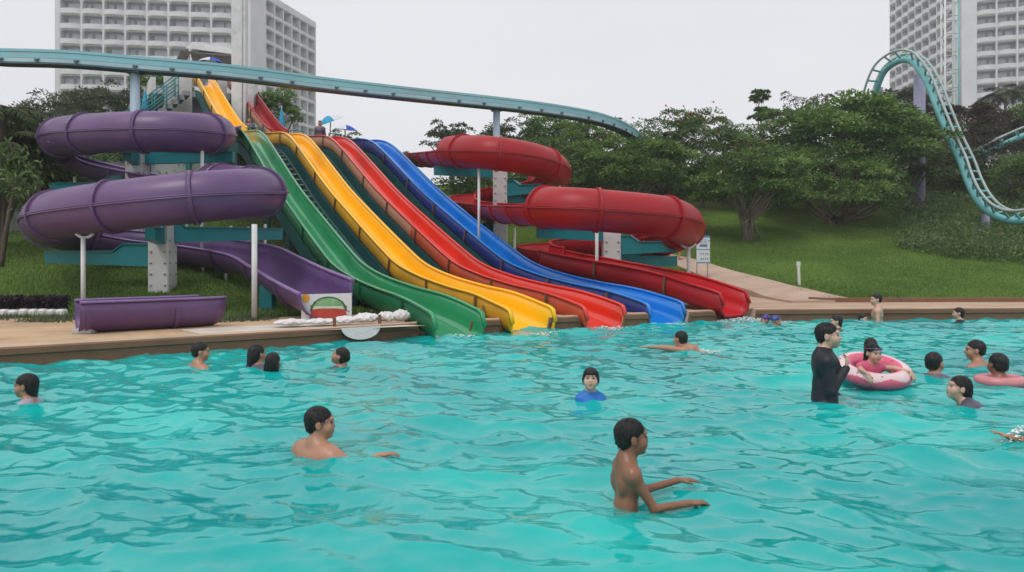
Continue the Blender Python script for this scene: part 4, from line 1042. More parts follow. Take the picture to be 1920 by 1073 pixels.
def TR(px, Y, py, rx, rz, label, **k):
    """px, py = crown centre in the photograph's layout, rx, rz in metres"""
    return tree(k.pop('tx', px), Y, 0, (px, py), (rx, k.pop('ry', rx*.9), rz), label, **k)
TR(1393, 30.0, 345, 2.2, 1.45, 'round dark plumeria tree with pale stilted trunk standing alone on the lawn', tx=1404, seed=11, nc=95, per=190, bark='barkpale', trunk=.12, stems=2)
TR(1175, 31.5, 318, 2.6, 1.4, 'broad dark plumeria tree right behind the upper red loop', seed=12, nc=95, per=190)
TR(1560, 33.0, 350, 3.1, 2.0, 'wide tree with forking dark trunk in the middle of the wood', tx=1575, seed=13, nc=110, per=150, stems=3, trunk=.14)
TR(1600, 34.8, 262, 3.5, 2.0, 'tallest spreading tree, its flat crown just left of the coaster arch', seed=14, nc=130, per=150, ll=.26, lw=.10)
TR(1715, 41.0, 325, 3.2, 2.3, 'dark tree standing behind the coaster drop', seed=15, nc=100, per=150, leaf='plumdark')
TR(1318, 37.0, 268, 3.2, 1.55, 'dark tree dotted with red blossom between the two plumerias', seed=16, nc=95, per=150, red=60, leaf='plumdark')
TR(1245, 39.0, 300, 3.0, 2.0, 'shaded tree with a few red blossoms behind the broad plumeria', seed=17, nc=80, per=140, red=25, leaf='plumdark')
TR(1040, 40.0, 262, 2.3, 1.35, 'fresh light green tree behind the upper red tube', seed=18, nc=70, per=150, leaf='bright')
TR(1100, 38.0, 285, 2.2, 1.6, 'mid green tree right of the light green one, under the track beam', seed=19, nc=70, per=150, red=12)
TR(950, 38.0, 262, 1.7, 1.0, 'loose grey-green tree around the second beam column', seed=20, nc=42, per=100, leaf='sparse', hollow=.3)
TR(846, 36.0, 258, 1.35, .75, 'sparse grey-green treetop left of the beam column, against the sky', seed=21, nc=34, per=75, leaf='sparse', hollow=.3, ll=.17)
TR(930, 33.0, 345, 2.4, 1.7, 'dark bush-like tree behind the upper red column', seed=22, nc=70, per=140, leaf='plumdark')
TR(1052, 33.5, 330, 2.2, 1.7, 'dark tree between the two red loops', seed=29, nc=70, per=140, leaf='plumdark')
TR(1465, 37.5, 345, 2.8, 2.0, 'shaded tree filling the gap right of the lawn plumeria', seed=23, nc=80, per=140, leaf='plumdark')
TR(1497, 42.0, 232, 2.4, 1.0, 'low green treetop joining the odd puffed tree to the tallest crown', seed=24, nc=50, per=130)
TR(1690, 46.0, 200, 1.9, 1.1, 'yellow-green treetop seen through the coaster arch', seed=25, nc=45, per=110, leaf='sparse', ll=.24, lw=.09)
TR(1520, 46.0, 192, 1.9, .75, 'thin nearly leafless treetop against the sky left of the arch', seed=26, nc=26, per=40, leaf='sparse', hollow=.2)
TR(1830, 41.0, 315, 3.2, 2.0, 'brownish tree filling the space right of the coaster drop', seed=27, nc=95, per=140, leaf='brownleaf')
TR(1930, 37.0, 345, 1.8, 1.7, 'green tree at the right edge before the far coaster stretch', seed=28, nc=80, per=140, leaf='plum')
TR(1700, 35.9, 310, 1.5, 1.9, 'round tree hiding the foot of the thick lavender support', ry=.7, seed=35, nc=55, per=140)
TR(1800, 46.5, 240, 3.6, 1.5, 'dusky treetops below the lattice tower', seed=30, nc=80, per=140, leaf='brownleaf', ll=.26, lw=.1)
TR(1920, 47.0, 262, 3.4, 1.9, 'green treetops at the right edge under the palm', seed=31, nc=80, per=140, leaf='plumdark', ll=.26, lw=.1)
# odd tree with two puffs on a thin stem
g_ = np.random.default_rng(3)
TR(1426, 44.0, 182, .55, .42, 'small puffed crown on a thin stem poking above the wood', seed=33, nc=14, per=150, leaf='bright', ll=.18, trunk=.05, hollow=.1, flat=1)
TR(1424, 43.8, 216, .72, .50, 'lower puff of foliage beneath the small stemmed crown', seed=34, nc=16, per=150, leaf='bright', ll=.18, trunk=.05, hollow=.1, flat=1)
# left side
TR(140, 36.0, 212, 2.1, 1.3, 'sparse twiggy tree in front of the left end of the hotel', seed=41, nc=58, per=85, leaf='sparse', hollow=.25)
TR(60, 30.0, 245, 2.0, 1.4, 'open grey-green tree above the palms at the left edge', seed=42, nc=50, per=85, leaf='sparse', hollow=.25)
TR(218, 37.0, 195, 1.6, 1.0, 'grey-green tree beside the pale beam column', seed=43, nc=45, per=100, leaf='sparse', hollow=.25)
TR(300, 36.5, 165, 1.35, .9, 'fresh green tree seen under the beam left of the tower', seed=44, nc=46, per=120, leaf='plum', zb=5)
TR(512, 37.0, 210, 1.15, 1.25, 'green bush-like tree right of the white pillar', seed=45, nc=46, per=120, leaf='plum', zb=5)
TR(150, 25.5, 300, 2.1, 1.4, 'dark shrubby tree behind the upper purple loop', seed=46, nc=60, per=120, leaf='plumdark')
TR(230, 27.5, 285, 1.9, 1.3, 'dark tree behind the pale box column of the purple slide', seed=47, nc=55, per=120, leaf='plumdark')
TR(60, 24.0, 330, 1.9, 1.3, 'dark thicket behind the picket fence', seed=48, nc=60, per=130, leaf='plumdark')
TR(-20, 22.5, 300, 2.0, 1.6, 'dark broad tree cut by the left edge', seed=49, nc=60, per=130, leaf='plumdark')
TR(730, 42.0, 300, 1.5, .6, 'faint treetop behind the crest of the blue lane', seed=50, nc=20, per=60, leaf='sparse', hollow=.2)
TR(640, 50.0, 262, 2.0, .8, 'far green treetop behind the orange-red crest', seed=51, nc=20, per=90, leaf='sparse', hollow=.2)

def palm(px, Y, py, fl, n, label, seed, leaf='palm', zb=None, lean=0, trunk=.09, wid=.45, cat='palm'):
    """crown heart at (px, py); fl = frond length"""
    g = np.random.default_rng(seed); C_ = P(px, py, Y); x = C_[0]-lean; zg = float(G(x, Y)) if zb is None else zb
    root = empty('palm_tree', (x, Y, zg), label, cat, 'palms')
    q = spline([(x, Y, zg-.1), ((x+C_[0])/2-lean*.1, Y, (zg+C_[2])/2), C_], .2)
    MB().tube(q, np.linspace(trunk*1.2, trunk*.8, len(q)), 9).build('trunk', M['barkpale'], root)
    parts = []; tones = []; rb = MB()
    for k in range(n):
        az = k*2.4+g.uniform(-.3, .3); el = g.uniform(.1, 1.2); L = fl*g.uniform(.8, 1.1); m_ = 34
        s_ = np.linspace(0, 1, m_); h = np.array([math.cos(az), math.sin(az), 0])
        rad_ = L*(s_*math.cos(el)*1.0+s_**2*(.25)); zz = L*(s_*math.sin(el)-s_**2*(.35+.75*math.cos(el)*.9))
        A = C_+h*rad_[:, None]+np.array([0, 0, 1])*zz[:, None]; rb.tube(A[::3], np.linspace(.022, .006, len(A[::3])), 5, caps=False)
        T = nrm(np.gradient(A, axis=0)); S = nrm(np.cross(T, [0, 0, 1.])); w_ = wid*np.sin(np.clip(s_*.9+.12, 0, 1)*PI)**.6
        for sg in (-1, 1):
            c = A[3:]; d = T[3:]*.65+S[3:]*sg*.9-np.array([0, 0, .35])+g.normal(0, .08, (m_-3, 3)); i = np.arange(len(c))*4
            dn = nrm(d); sd_ = nrm(np.cross(dn, g.normal(size=(len(c), 3))*.4+[0, 0, 1])); ww = .022*fl
            tip = c+dn*w_[3:, None]-[0, 0, .12*wid]; mid = c+dn*w_[3:, None]*.5
            V_ = np.stack([c, mid+sd_*ww, tip, mid-sd_*ww], 1).reshape(-1, 3)
            parts.append((V_, np.stack([i, i+1, i+2], 1), np.stack([i, i+2, i+3], 1))); tones.append(np.clip(g.normal(.4, .2, len(c))+g.uniform(-.15, .15), 0, 1))
    leaves_obj('fronds', parts, LF[leaf], root, tones); rb.build('frond_stems', M['bark'], root)
palm(8, 19.5, 275, 1.4, 17, 'dark arching palm at the left edge, in front of the thicket', 1, lean=.25)
palm(62, 22.0, 262, 1.3, 15, 'dark palm beside the left end of the purple loops', 2, lean=-.2)
palm(-22, 18.5, 330, 1.2, 14, 'lower dark palm half cut by the left edge', 3, lean=.1)
palm(5, 20.0, 215, 1.4, 14, 'high dark palm top at the left edge under the beam', 4)
palm(1885, 60, 178, 2.3, 15, 'feathery palm in front of the right hotel', 5, leaf='sparse', wid=.7, trunk=.12)
palm(1920, 62, 172, 2.2, 14, 'second palm cut by the right edge before the hotel', 6, leaf='sparse', wid=.7, trunk=.12)
# thin bare trunks of the left edge
for k, (p0, p1, p2, lab) in enumerate([((2, 500), (14, 420), (28, 345), 'thin leaning trunk at the left edge of the lawn'), ((36, 330), (30, 372), (18, 415), 'thin trunk behind the picket fence')]):
    Y_ = 16.8+k*3.4; q = spline([P(*p0, Y_), P(*p1, Y_), P(*p2, Y_)], .2); zb_ = min(q[0][2], q[-1][2])
    rt = empty('tree', (q[0][0], Y_, zb_), lab, 'tree'); MB().tube(q, np.linspace(.06, .035, len(q)), 8).build('trunk', M['bark'], rt)
    gg = np.random.default_rng(70+k); tp = q[-1] if k == 0 else q[0]
    leaves_obj('crown', [leaf_cloud(tp+gg.normal(0, .3, (260, 3))+[0, 0, .25], gg.normal(size=(260, 3)), .2, .07, gg)], LF['plumdark'], rt, [gg.uniform(0, .7, 260)])
# stilt props of the lawn tree
rt_ = []
for k, dx_ in enumerate((-.32, .12, .42)):
    a_ = P(1404, 458, 30)+[dx_, -.25, 0]; a_[2] = float(G(a_[0], a_[1])); rt = empty('stake', a_, ['leftmost pale stake propping the lawn plumeria', 'middle pale stake propping the lawn plumeria', 'rightmost pale stake propping the lawn plumeria'][k], 'stake', 'stakes propping the lawn tree')
    MB().tube([a_, P(1404, 405, 30)+[dx_*.15, -.2, 0]], .035, 7).build('pole', M['barkpale'], rt)

# lawn grass, shrubs on the slope
def grass(name, n, region, hgt, seed, leaf='grass', label=None, w=.012, kindcat='grass'):
    g = np.random.default_rng(seed); x, y = region(g, n); z = G(x, y)
    c = np.stack([x, y, z], 1); d = g.normal(0, .45, (len(x), 3)); d[:, 2] = 1; hh = hgt*g.uniform(.5, 1.3, len(x))
    s = nrm(g.normal(size=(len(x), 3))*[1, .35, 0]); V_ = np.stack([c-s*w, c+s*w, c+nrm(d)*hh[:, None]], 1).reshape(-1, 3); i = np.arange(len(x))*3
    tn = np.clip(.45+.25*np.sin(x*.8+1)*np.sin(y*.6)+g.normal(0, .2, len(x)), 0, 1)
    o = to_mesh(name, V_, [np.stack([i, i+1, i+2], 1)], LF[leaf], smooth=False, attr=tn); return tag(o, label, kind='stuff')
def regR(g, n):
    x = g.uniform(1.5, 24, n); t = g.uniform(0, 1, n)**1.3*15; y = gy(x)+t+.05; d = np.min(np.hypot(x[:, None]-pc[None, ::3, 0], y[:, None]-pc[None, ::3, 1]), axis=1); k = (d > .62)&(g.uniform(0, 1, n) > sstep(11, 14.5, t)*.8); return x[k], y[k]
def regL(g, n):
    x = g.uniform(-17, -2, n); t = g.uniform(0, 1, n)**1.2*11; y = gy(x)+t+.03; return x, y
grass('grass', 130000, regR, .07, 1, label='short green grass of the lawn right of the slides')
grass('grass', 90000, regL, .10, 2, label='darker green grass on the bank below the purple slide')
def regE(g, n):
    x = g.uniform(-11, -2, n); y = gy(x)-g.uniform(0, 1, n)**2*.9+.1; k = np.sin(x*2.1)+np.sin(x*5.3+1)+g.normal(0, .6, n) > .2; return x[k], y[k]
grass('grass', 9000, regE, .08, 3, leaf='sparse', label='straggling dry grass along the edge of the sand')
def shrubs(name, n, regfn, seed, label, leaf='shrub', h=.6, ll=.16):
    g = np.random.default_rng(seed); x, y = regfn(g, n); z = G(x, y); m_ = 26
    c = np.repeat(np.stack([x, y, z], 1), m_, 0)+g.normal(0, 1, (len(x)*m_, 3))*[.22, .22, 0]; c[:, 2] += g.uniform(0, 1, len(c))*np.repeat(g.uniform(.4, 1, len(x))*h, m_)
    o = leaves_obj(name, [leaf_cloud(c, g.normal(size=c.shape)+[0, 0, .8], ll, .06, g)], LF[leaf], None, [np.clip(np.repeat(g.uniform(.1, .8, len(x)), m_)+g.normal(0, .15, len(c)), 0, 1)])
    return tag(o, label, kind='stuff')
def regS(g, n):
    x = g.uniform(14, 30, n); y = g.uniform(21, 40, n); k = (x > 27.5-.60*y*1.0+3.0)&(x/y > .52); return x[k], y[k]
shrubs('shrubs', 2600, regS, 7, 'tangled low shrubs on the bank beneath the coaster', h=.7)
def regU(g, n): x = g.uniform(2, 28, n); y = g.uniform(40, 46, n); return x, y
shrubs('undergrowth', 2200, regU, 8, 'dim undergrowth beneath the trees on the hill', leaf='plumdark', h=.9, ll=.22)
def regU2(g, n): x = g.uniform(-24, -6, n); y = g.uniform(25, 33, n); return x, y
shrubs('undergrowth', 2000, regU2, 9, 'dim undergrowth behind the purple loops', leaf='plumdark', h=1.3, ll=.22)
def wood(name, px0, px1, Y0, Y1, ztop, n, seed, label, leaf='plumdark'):
    g = np.random.default_rng(seed); Y_ = g.uniform(Y0, Y1, n); px_ = g.uniform(px0, px1, n); x = (px_-960)/FPX*Y_
    top = ztop*(1+.16*np.sin(px_*.035+seed)+.10*np.sin(px_*.11)); z = 4.2+(top-4.2)*g.uniform(0, 1, n)**.8; m_ = 30
    c = np.repeat(np.stack([x, Y_, z], 1), m_, 0)+g.normal(0, .32, (n*m_, 3))
    o = leaves_obj(name, [leaf_cloud(c, g.normal(size=c.shape)+[0, 0, .3], .30, .13, g)], LF[leaf], None, [np.clip(np.repeat(g.uniform(.1, .8, n), m_)+g.normal(0, .15, len(c)), 0, 1)])
    return tag(o, label, kind='stuff')
wood('woodland', 880, 2040, 48, 56, 6.9, 4200, 21, 'dark distant woodland closing the gaps between the trunks on the right')
wood('woodland', -160, 250, 38, 46, 7.4, 1500, 22, 'dark distant woodland below the left hotel')
# clipped purple hedge with white stones at left
for k, (x0, x1, lab) in enumerate([(-22, 34, 'low dark clipped hedge at the left edge'), (50, 118, 'low dark purple hedge beside the fallen trough')]):
    g = np.random.default_rng(90+k); Y_ = 14.3; n_ = 2600; xx = g.uniform(x0, x1, n_); c = np.stack([(xx-960)/FPX*Y_, Y_+g.uniform(-.12, .25, n_), .36+g.uniform(0, .19, n_)], 1)
    rt = empty('hedge', ((x0+x1)/2/FPX*Y_-960/FPX*Y_, Y_, .25), lab, 'hedge'); leaves_obj('leaves', [leaf_cloud(c, g.normal(size=c.shape)+[0, 0, .5], .07, .035, g)], leafmat('purple_leaf%d' % k, (.02, .015, .025), (.06, .04, .06)), rt, [g.uniform(0, 1, n_)])
g = np.random.default_rng(4); xq = -20; k = 0
stone_l = ['leftmost whitewashed edging block below the low hedge', 'second whitewashed edging block from the left edge', 'third whitewashed edging block from the left edge', 'fourth whitewashed edging block, at the gap in the hedge', 'fifth whitewashed edging block below the purple hedge', 'sixth whitewashed edging block below the purple hedge', 'last whitewashed edging block next to the fallen trough', 'extra whitewashed block behind the trough mouth']
while xq < 118 and k < 8:
    w_ = g.uniform(15, 21); xc = xq+w_/2; Y_ = 14.05; X_ = colx(xc, Y_)
    b_ = MB(); b_.box((X_, Y_, .26), (w_/FPX*Y_*.92, .16, .17+g.uniform(-.02, .02)), rz=g.uniform(-.08, .08), bev=.035); o = b_.build('edging_block', M['white']); tag(o, stone_l[k], 'edging block', 'whitewashed blocks along the lawn')
    xq += w_; k += 1
# picket fence far left
rt = empty('picket_fence', (colx(22, 21.5), 21.5, 1.9), 'pale picket fence at the top of the bank on the left', 'fence')
b_ = MB()
for k in range(26):
    x_ = colx(-12+k*2.4, 21.5+k*.03); z_ = float(G(x_, 21.5)); MB().box((x_, 21.5+k*.03, z_+.36), (.022, .015, .74), bev=.004).build('picket', M['galv'], rt)
for h_ in (.2, .6): b_.bar((colx(-14, 21.5), 21.52, 1.98+h_), (colx(50, 22.3), 22.3, 2.1+h_), .02, .04)
b_.build('fence_rail', M['galv'], rt)
# white railings and pale things seen among the trees
rt = empty('railing', P(1490, 372, 41), 'white railing glimpsed between the tree trunks on the hill', 'railing')
b_ = MB()
for k in range(7): q = P(1468+k*8, 370, 41); b_.bar(q-[0, 0, .3], q+[0, 0, .75], .05, .05)
for h_ in (0, .25, .5, .72): b_.bar(P(1466, 370, 41)+[0, 0, h_], P(1518, 368, 41)+[0, 0, h_], .04, .06)
b_.build('bars', M['white'], rt)
# ---------------------------------------------------------------- things on the deck
# board with melon picture closing the purple outlet
def pl3(x, z, y=0): return (x, y, z)
bo = np.array([colx(565, 12.86), 12.86, .2]); ux = nrm(np.array([colx(657, 12.95)-colx(565, 12.86), .10, 0])); BW = .85; BH = .51
root = empty('outlet_board', bo+ux*BW/2, 'white board painted with a green and red melon slice closing the purple slide', 'board')
b_ = MB(); b_.poly([(0, 0), (BW, 0), (BW, BH), (.0, BH-.02)], bo, ux, (0, 0, 1), .05); b_.build('panel', M['white'], root)
if True:
    nrm_out = np.cross([0, 0, 1.], ux); nrm_out = nrm_out if nrm_out[1] < 0 else -nrm_out
    bf = bo+nrm_out*.005
    def flat(name, pts, m_, off):
        q = [bo+nrm_out*off+ux*p_[0]+np.array([0, 0, p_[1]]) for p_ in pts]; MB().add(q, [list(range(len(q)))[::1]], 0).build(name, m_, root)
    el = lambda cx, cz, rx, rz_, a0, a1, n=20: [(cx+rx*math.cos(R(t_)), cz+rz_*math.sin(R(t_))) for t_ in np.linspace(a0, a1, n)]
    face_off = .056 if (np.cross([0, 0, 1.], ux)[1] < 0) else .006
    dk = mat('melon_dark', (.03, .06, .03), .6, .2, 5)
    flat('melon_outline', el(.46, .20, .31, .255, 0, 180), dk, face_off)  # dark painted outline round the melon slice
    flat('melon_rind', el(.46, .20, .285, .235, 0, 180), mat('melon_green', (.10, .30, .09), .6, .2, 6, col2=(.30, .50, .25)), face_off+.004)
    flat('melon_white', [(.19, .20), (.73, .20), (.70, .29), (.22, .29)], mat('melon_pale', (.55, .62, .45), .6, .1, 5), face_off+.008)
    flat('melon_flesh', [(.14, .08), (.78, .08), (.74, .23), (.60, .25), (.30, .25), (.18, .23)], mat('melon_red', (.45, .05, .03), .6, .15, 8), face_off+.012)
    flat('orange_disc', el(.075, .43, .065, .07, 0, 360, 18), mat('orange_paint', (.75, .33, .02), .6, .1, 8), face_off)
    for k, (x_, z_) in enumerate([(.16, .30), (.22, .36), (.29, .40), (.40, .425), (.52, .425), (.63, .40), (.70, .36), (.76, .28), (.80, .20)]): flat('painted_spot', el(x_, z_, .014, .012, 0, 360, 8), dk, face_off+.004)
# fallen purple trough on the sand
fa, fb = np.array([-6.58, 11.3, .60]), np.array([-5.22, 12.3, .60])
root = empty('slide_section', ((fa+fb)/2)*[1, 1, 0]+[0, 0, .2], 'dismounted purple trough section lying on the sand at the left', 'slide section')
q = np.array([fa*(1-t_)+fb*t_ for t_ in np.linspace(0, 1, 16)]); q = np.vstack([q, [q[-1]+[.09, .12, .0]], [q[-1]+[.16, .26, .0]]])
def open_half(path, r_, hi, mo, mi_):
    pr = [(-r_, hi)]+arc_prof(180, 360, r_, 15)+[(r_, hi), (r_-.03, hi)]+arc_prof(360, 180, r_-.03, 15)+[(-r_+.03, hi)]
    MB().sweep(path, pr, mseg=[0]*17+[1]*17).build('trough', [mo, mi_], root)
    T = nrm(np.gradient(path, axis=0)); X = nrm(np.cross(T, [0, 0, 1])); U = np.cross(X, T)
    for sg in (-1, 1): MB().sweep(path+X*sg*(r_-.015)+U*hi, [(-.035, -.015), (.035, -.015), (.035, .02), (-.035, .02)]).build('rim', M['purplepale'], root)
    for k in (1, 12):
        A = [path[k]+T[k]*e_+X[k]*p_[0]*q_+U[k]*p_[1]*q_ for e_, q_ in ((-.03, 1.0), (-.03, 1.08), (.03, 1.08), (.03, 1.0)) for p_ in arc_prof(180, 360, r_, 15)]
        MB().add(A, [[a_*15+j, a_*15+j+1, (a_+1)*15+j+1, (a_+1)*15+j] for a_ in range(3) for j in range(14)], 0, False).build('joint_ring', mo, root)
open_half(q+[0, 0, -.06], .34, .14, M['purple'], M['purplein'])
MB().box((fa[0]+.12, fa[1]-.02, .235), (.28, .2, .07), bev=.01).build('chock', M['galv'], root)
# white half-round panel leaning on the pool edge
hc = P(678, 613, 11.93); hx = nrm(np.array([.82, .57, 0]))
root = empty('half_round_panel', hc-[0, 0, .1], 'white half-round panel hanging over the pool edge among the sacks', 'panel')
b_ = MB(); b_.poly([(.33*math.cos(R(t_)), .20*math.sin(R(t_))) for t_ in np.linspace(180, 360, 20)], hc+np.array([.0, -.02, .0]), hx, (-.1, .15, 1), .02); b_.build('sheet', M['cloth'], root)
# sacks
def sack(px0, px1, py, Y0, Y1, w_, h_, label, seed, red=False):
    g = np.random.default_rng(seed); a_ = P(px0, py, Y0); b__ = P(px1, py, Y1); a_[2] = b__[2] = .22+h_*.5
    L = np.linalg.norm(b__-a_); d = (b__-a_)/L; s = nrm(np.cross(d, [0, 0, 1])); nU, nV = 40, 26
    u = np.linspace(0, 1, nU); v = np.arange(nV)*2*PI/nV; prof_ = np.minimum(1, np.sin(np.clip(u, .012, .988)*PI)**.5)
    U_, V2 = np.meshgrid(u, v, indexing='ij')
    f1 = [g.uniform(2, 9, 2) for _ in range(9)]; ph_ = g.uniform(0, 6, 9)
    nz = sum(np.sin(U_*a2[0]*3+np.round(a2[1]/3)*V2+p2) for a2, p2 in zip(f1, ph_))/9
    rr = prof_[:, None]*(1+.26*nz+.07*np.sin(U_*31+4*np.sin(V2*2)+3*nz)+.05*np.sin(U_*19-V2*5))
    p_ = a_+d*(U_*L)[..., None]+s*(np.cos(V2)*w_/2*rr)[..., None]+np.array([0, 0, 1])*(np.sin(V2)*h_/2*rr*np.where(np.sin(V2) < 0, .75, 1))[..., None]
    i = np.arange(nU*nV).reshape(nU, nV); j = np.roll(i, -1, 1)
    F_ = np.stack([i[:-1], j[:-1], j[1:], i[1:]], -1).reshape(-1, 4)
    o = to_mesh('white_sack', p_.reshape(-1, 3), [F_, ], M['cloth'])
    return tag(o, label, 'sack', 'white sacks along the pool edge')
sack(512, 580, 612, 12.05, 12.25, .30, .12, 'flat pale sack, leftmost on the slab', 1)
sack(568, 632, 607, 12.2, 12.45, .30, .11, 'crumpled white sack with red print in front of the melon board', 2)
sack(622, 672, 606, 12.4, 12.5, .30, .14, 'bulging white sack just right of the melon board', 3)
sack(660, 712, 606, 12.45, 12.7, .32, .18, 'white sack lying above the half-round panel', 4)
sack(706, 742, 604, 12.65, 12.8, .30, .19, 'short white sack left of the last one', 5)
sack(734, 768, 603, 12.75, 12.95, .32, .21, 'rightmost rumpled sack with pink patches beside the green slide', 6)
for k_, (px_, Y_, lab_) in enumerate([(627, 12.05, 'left small brown wooden chock on the sacks'), (712, 12.55, 'right small brown wooden chock on the sacks')]):
    c_ = P(px_, 606, Y_); c_[2] = .30; o = MB().box(c_, (.05, .07, .15), rz=.3, bev=.01).build('wooden_chock', M['rustline']); tag(o, lab_, 'chock', 'wooden chocks between the sacks')
# sign board on two posts
Ys = 22.6; sx0, sx1 = colx(1306, Ys), colx(1331, Ys); zt_, zb_s = 1.45+28*Ys/FPX, 1.45-24*Ys/FPX
gS = float(G(sx0, Ys)); root = empty('sign_board', ((sx0+sx1)/2, Ys, gS), 'white and blue rules board on two thin posts beside the path', 'sign')
for x_ in (sx0+.02, sx1-.06): MB().tube([(x_, Ys+.03, gS-.3), (x_, Ys+.03, zt_)], .018, 8).build('post', M['galv'], root)
SB = mat('sign_blue', (.05, .25, .42), .6, .08, 5); SW = mat('sign_white', (.66, .68, .72), .6, .05, 5); SG = mat('sign_ink', (.14, .15, .2), .6, .1, 9)
W_ = sx1-sx0; Hs = zt_-zb_s; MB().box(((sx0+sx1)/2, Ys, (zt_+zb_s)/2), (W_, .03, Hs), bev=.004).build('board', SW, root)
def sg_rect(nm, x0, x1, z0_, z1_, m_): MB().box((sx0+W_*(x0+x1)/2, Ys-.018, zb_s+Hs*(z0_+z1_)/2), (W_*(x1-x0), .006, Hs*(z1_-z0_)), bev=0).build(nm, m_, root)
sg_rect('blue_band', .0, 1, .93, 1, SB); sg_rect('blue_band', 0, 1, .485, .515, SB); sg_rect('blue_band', 0, 1, 0, .045, SB)
sg_rect('picture', .22, .80, .60, .68, SG); sg_rect('emblem', .88, .95, .78, .84, SG)
for k in range(8): sg_rect('pictogram', .30+.17*(k % 4), .36+.17*(k % 4), (.30, .12)[k//4], (.38, .20)[k//4], SG)
for k in range(3): sg_rect('printed_line', .25, .8, .72+.06*k, .735+.06*k, SB)
# white marker stake + garden lamp on the lawn
Yq = 20.5; xq = colx(1499, Yq); gq = float(G(xq, Yq)); root = empty('marker_stake', (xq, Yq, gq), 'white marker stake standing in the lawn', 'stake')
MB().bar((xq, Yq, gq-.1), (xq-.03, Yq, gq+.62), .07, .03).build('slat', M['white'], root); MB().box((xq-.03, Yq, gq+.60), (.11, .04, .12), bev=.01).build('tag_plate', M['white'], root)
Yq = 27; xq = colx(1715, Yq); gq = float(G(xq, Yq)); root = empty('garden_lamp', (xq, Yq, gq), 'small black spot lamp standing in the lawn', 'lamp')
MB().tube([(xq, Yq, gq-.05), (xq, Yq, gq+.22)], .012, 6).build('stem', M['dark'], root); MB().lathe((xq, Yq, gq+.26), [(0, -.07), (.05, -.06), (.08, .05), (.07, .06), (0, .04)], 10).build('lamp_head', M['dark'], root)
# teal bin and bench-like frame under the purple run-out
Yq = 14.9; xq = colx(502, Yq); root = empty('pump_box', (xq, Yq, .25), 'small teal pump box on the ground under the purple run-out', 'pump box')
MB().box((xq, Yq, .50), (.26, .26, .52), bev=.015).build('cabinet', M['teal'], root); MB().box((xq, Yq, .245), (.36, .34, .05)).build('foot', M['teal'], root)
# foam at the lips
for i in range(4):
    c = lanept(i, -.25, 0); foam('splash', c[0]+.05, c[1]-.1, .40, .22, 110 if i else 60, 50+i, ['thin foam where the green slide meets the water', 'white foam at the mouth of the yellow slide', 'white splash at the mouth of the orange-red slide', 'white foam at the mouth of the blue slide'][i], .07 if i in (2,) else .03)
foam('splash', rc_[0][0]+.25, rc_[0][1]-.35, .95, .40, 900, 60, 'long white splash in front of the dark red slide mouth', .07)
# ---------------------------------------------------------------- people: signed distance figures meshed as one surface
def ell(c, r, Rm=None):
    c = np.asarray(c, float); r = np.asarray(r, float); Rm = None if Rm is None else np.asarray(Rm, float)
    def f(p):
        q = p-c
        if Rm is not None: q = q@Rm
        k0 = np.linalg.norm(q/r, axis=-1); k1 = np.linalg.norm(q/(r*r), axis=-1)
        return k0*(k0-1)/np.maximum(k1, 1e-6)
    m = float(r.max()); return f, c-m, c+m
def cap(a_, b_, ra, rb, sq=None):
    """round cone; sq = (axis, factor) flattens it along a direction"""
    a_ = np.asarray(a_, float); b_ = np.asarray(b_, float); d = b_-a_; L2_ = max(float(d@d), 1e-9)
    def f(p):
        q = p-a_; t = np.clip((q@d)/L2_, 0, 1); v = q-t[..., None]*d
        if sq is not None:
            ax, fa_ = sq; c_ = v@ax; v = v+(c_*(1/fa_-1))[..., None]*ax
        return np.linalg.norm(v, axis=-1)-(ra+(rb-ra)*t)
    m = max(ra, rb); return f, np.minimum(a_, b_)-m, np.maximum(a_, b_)+m
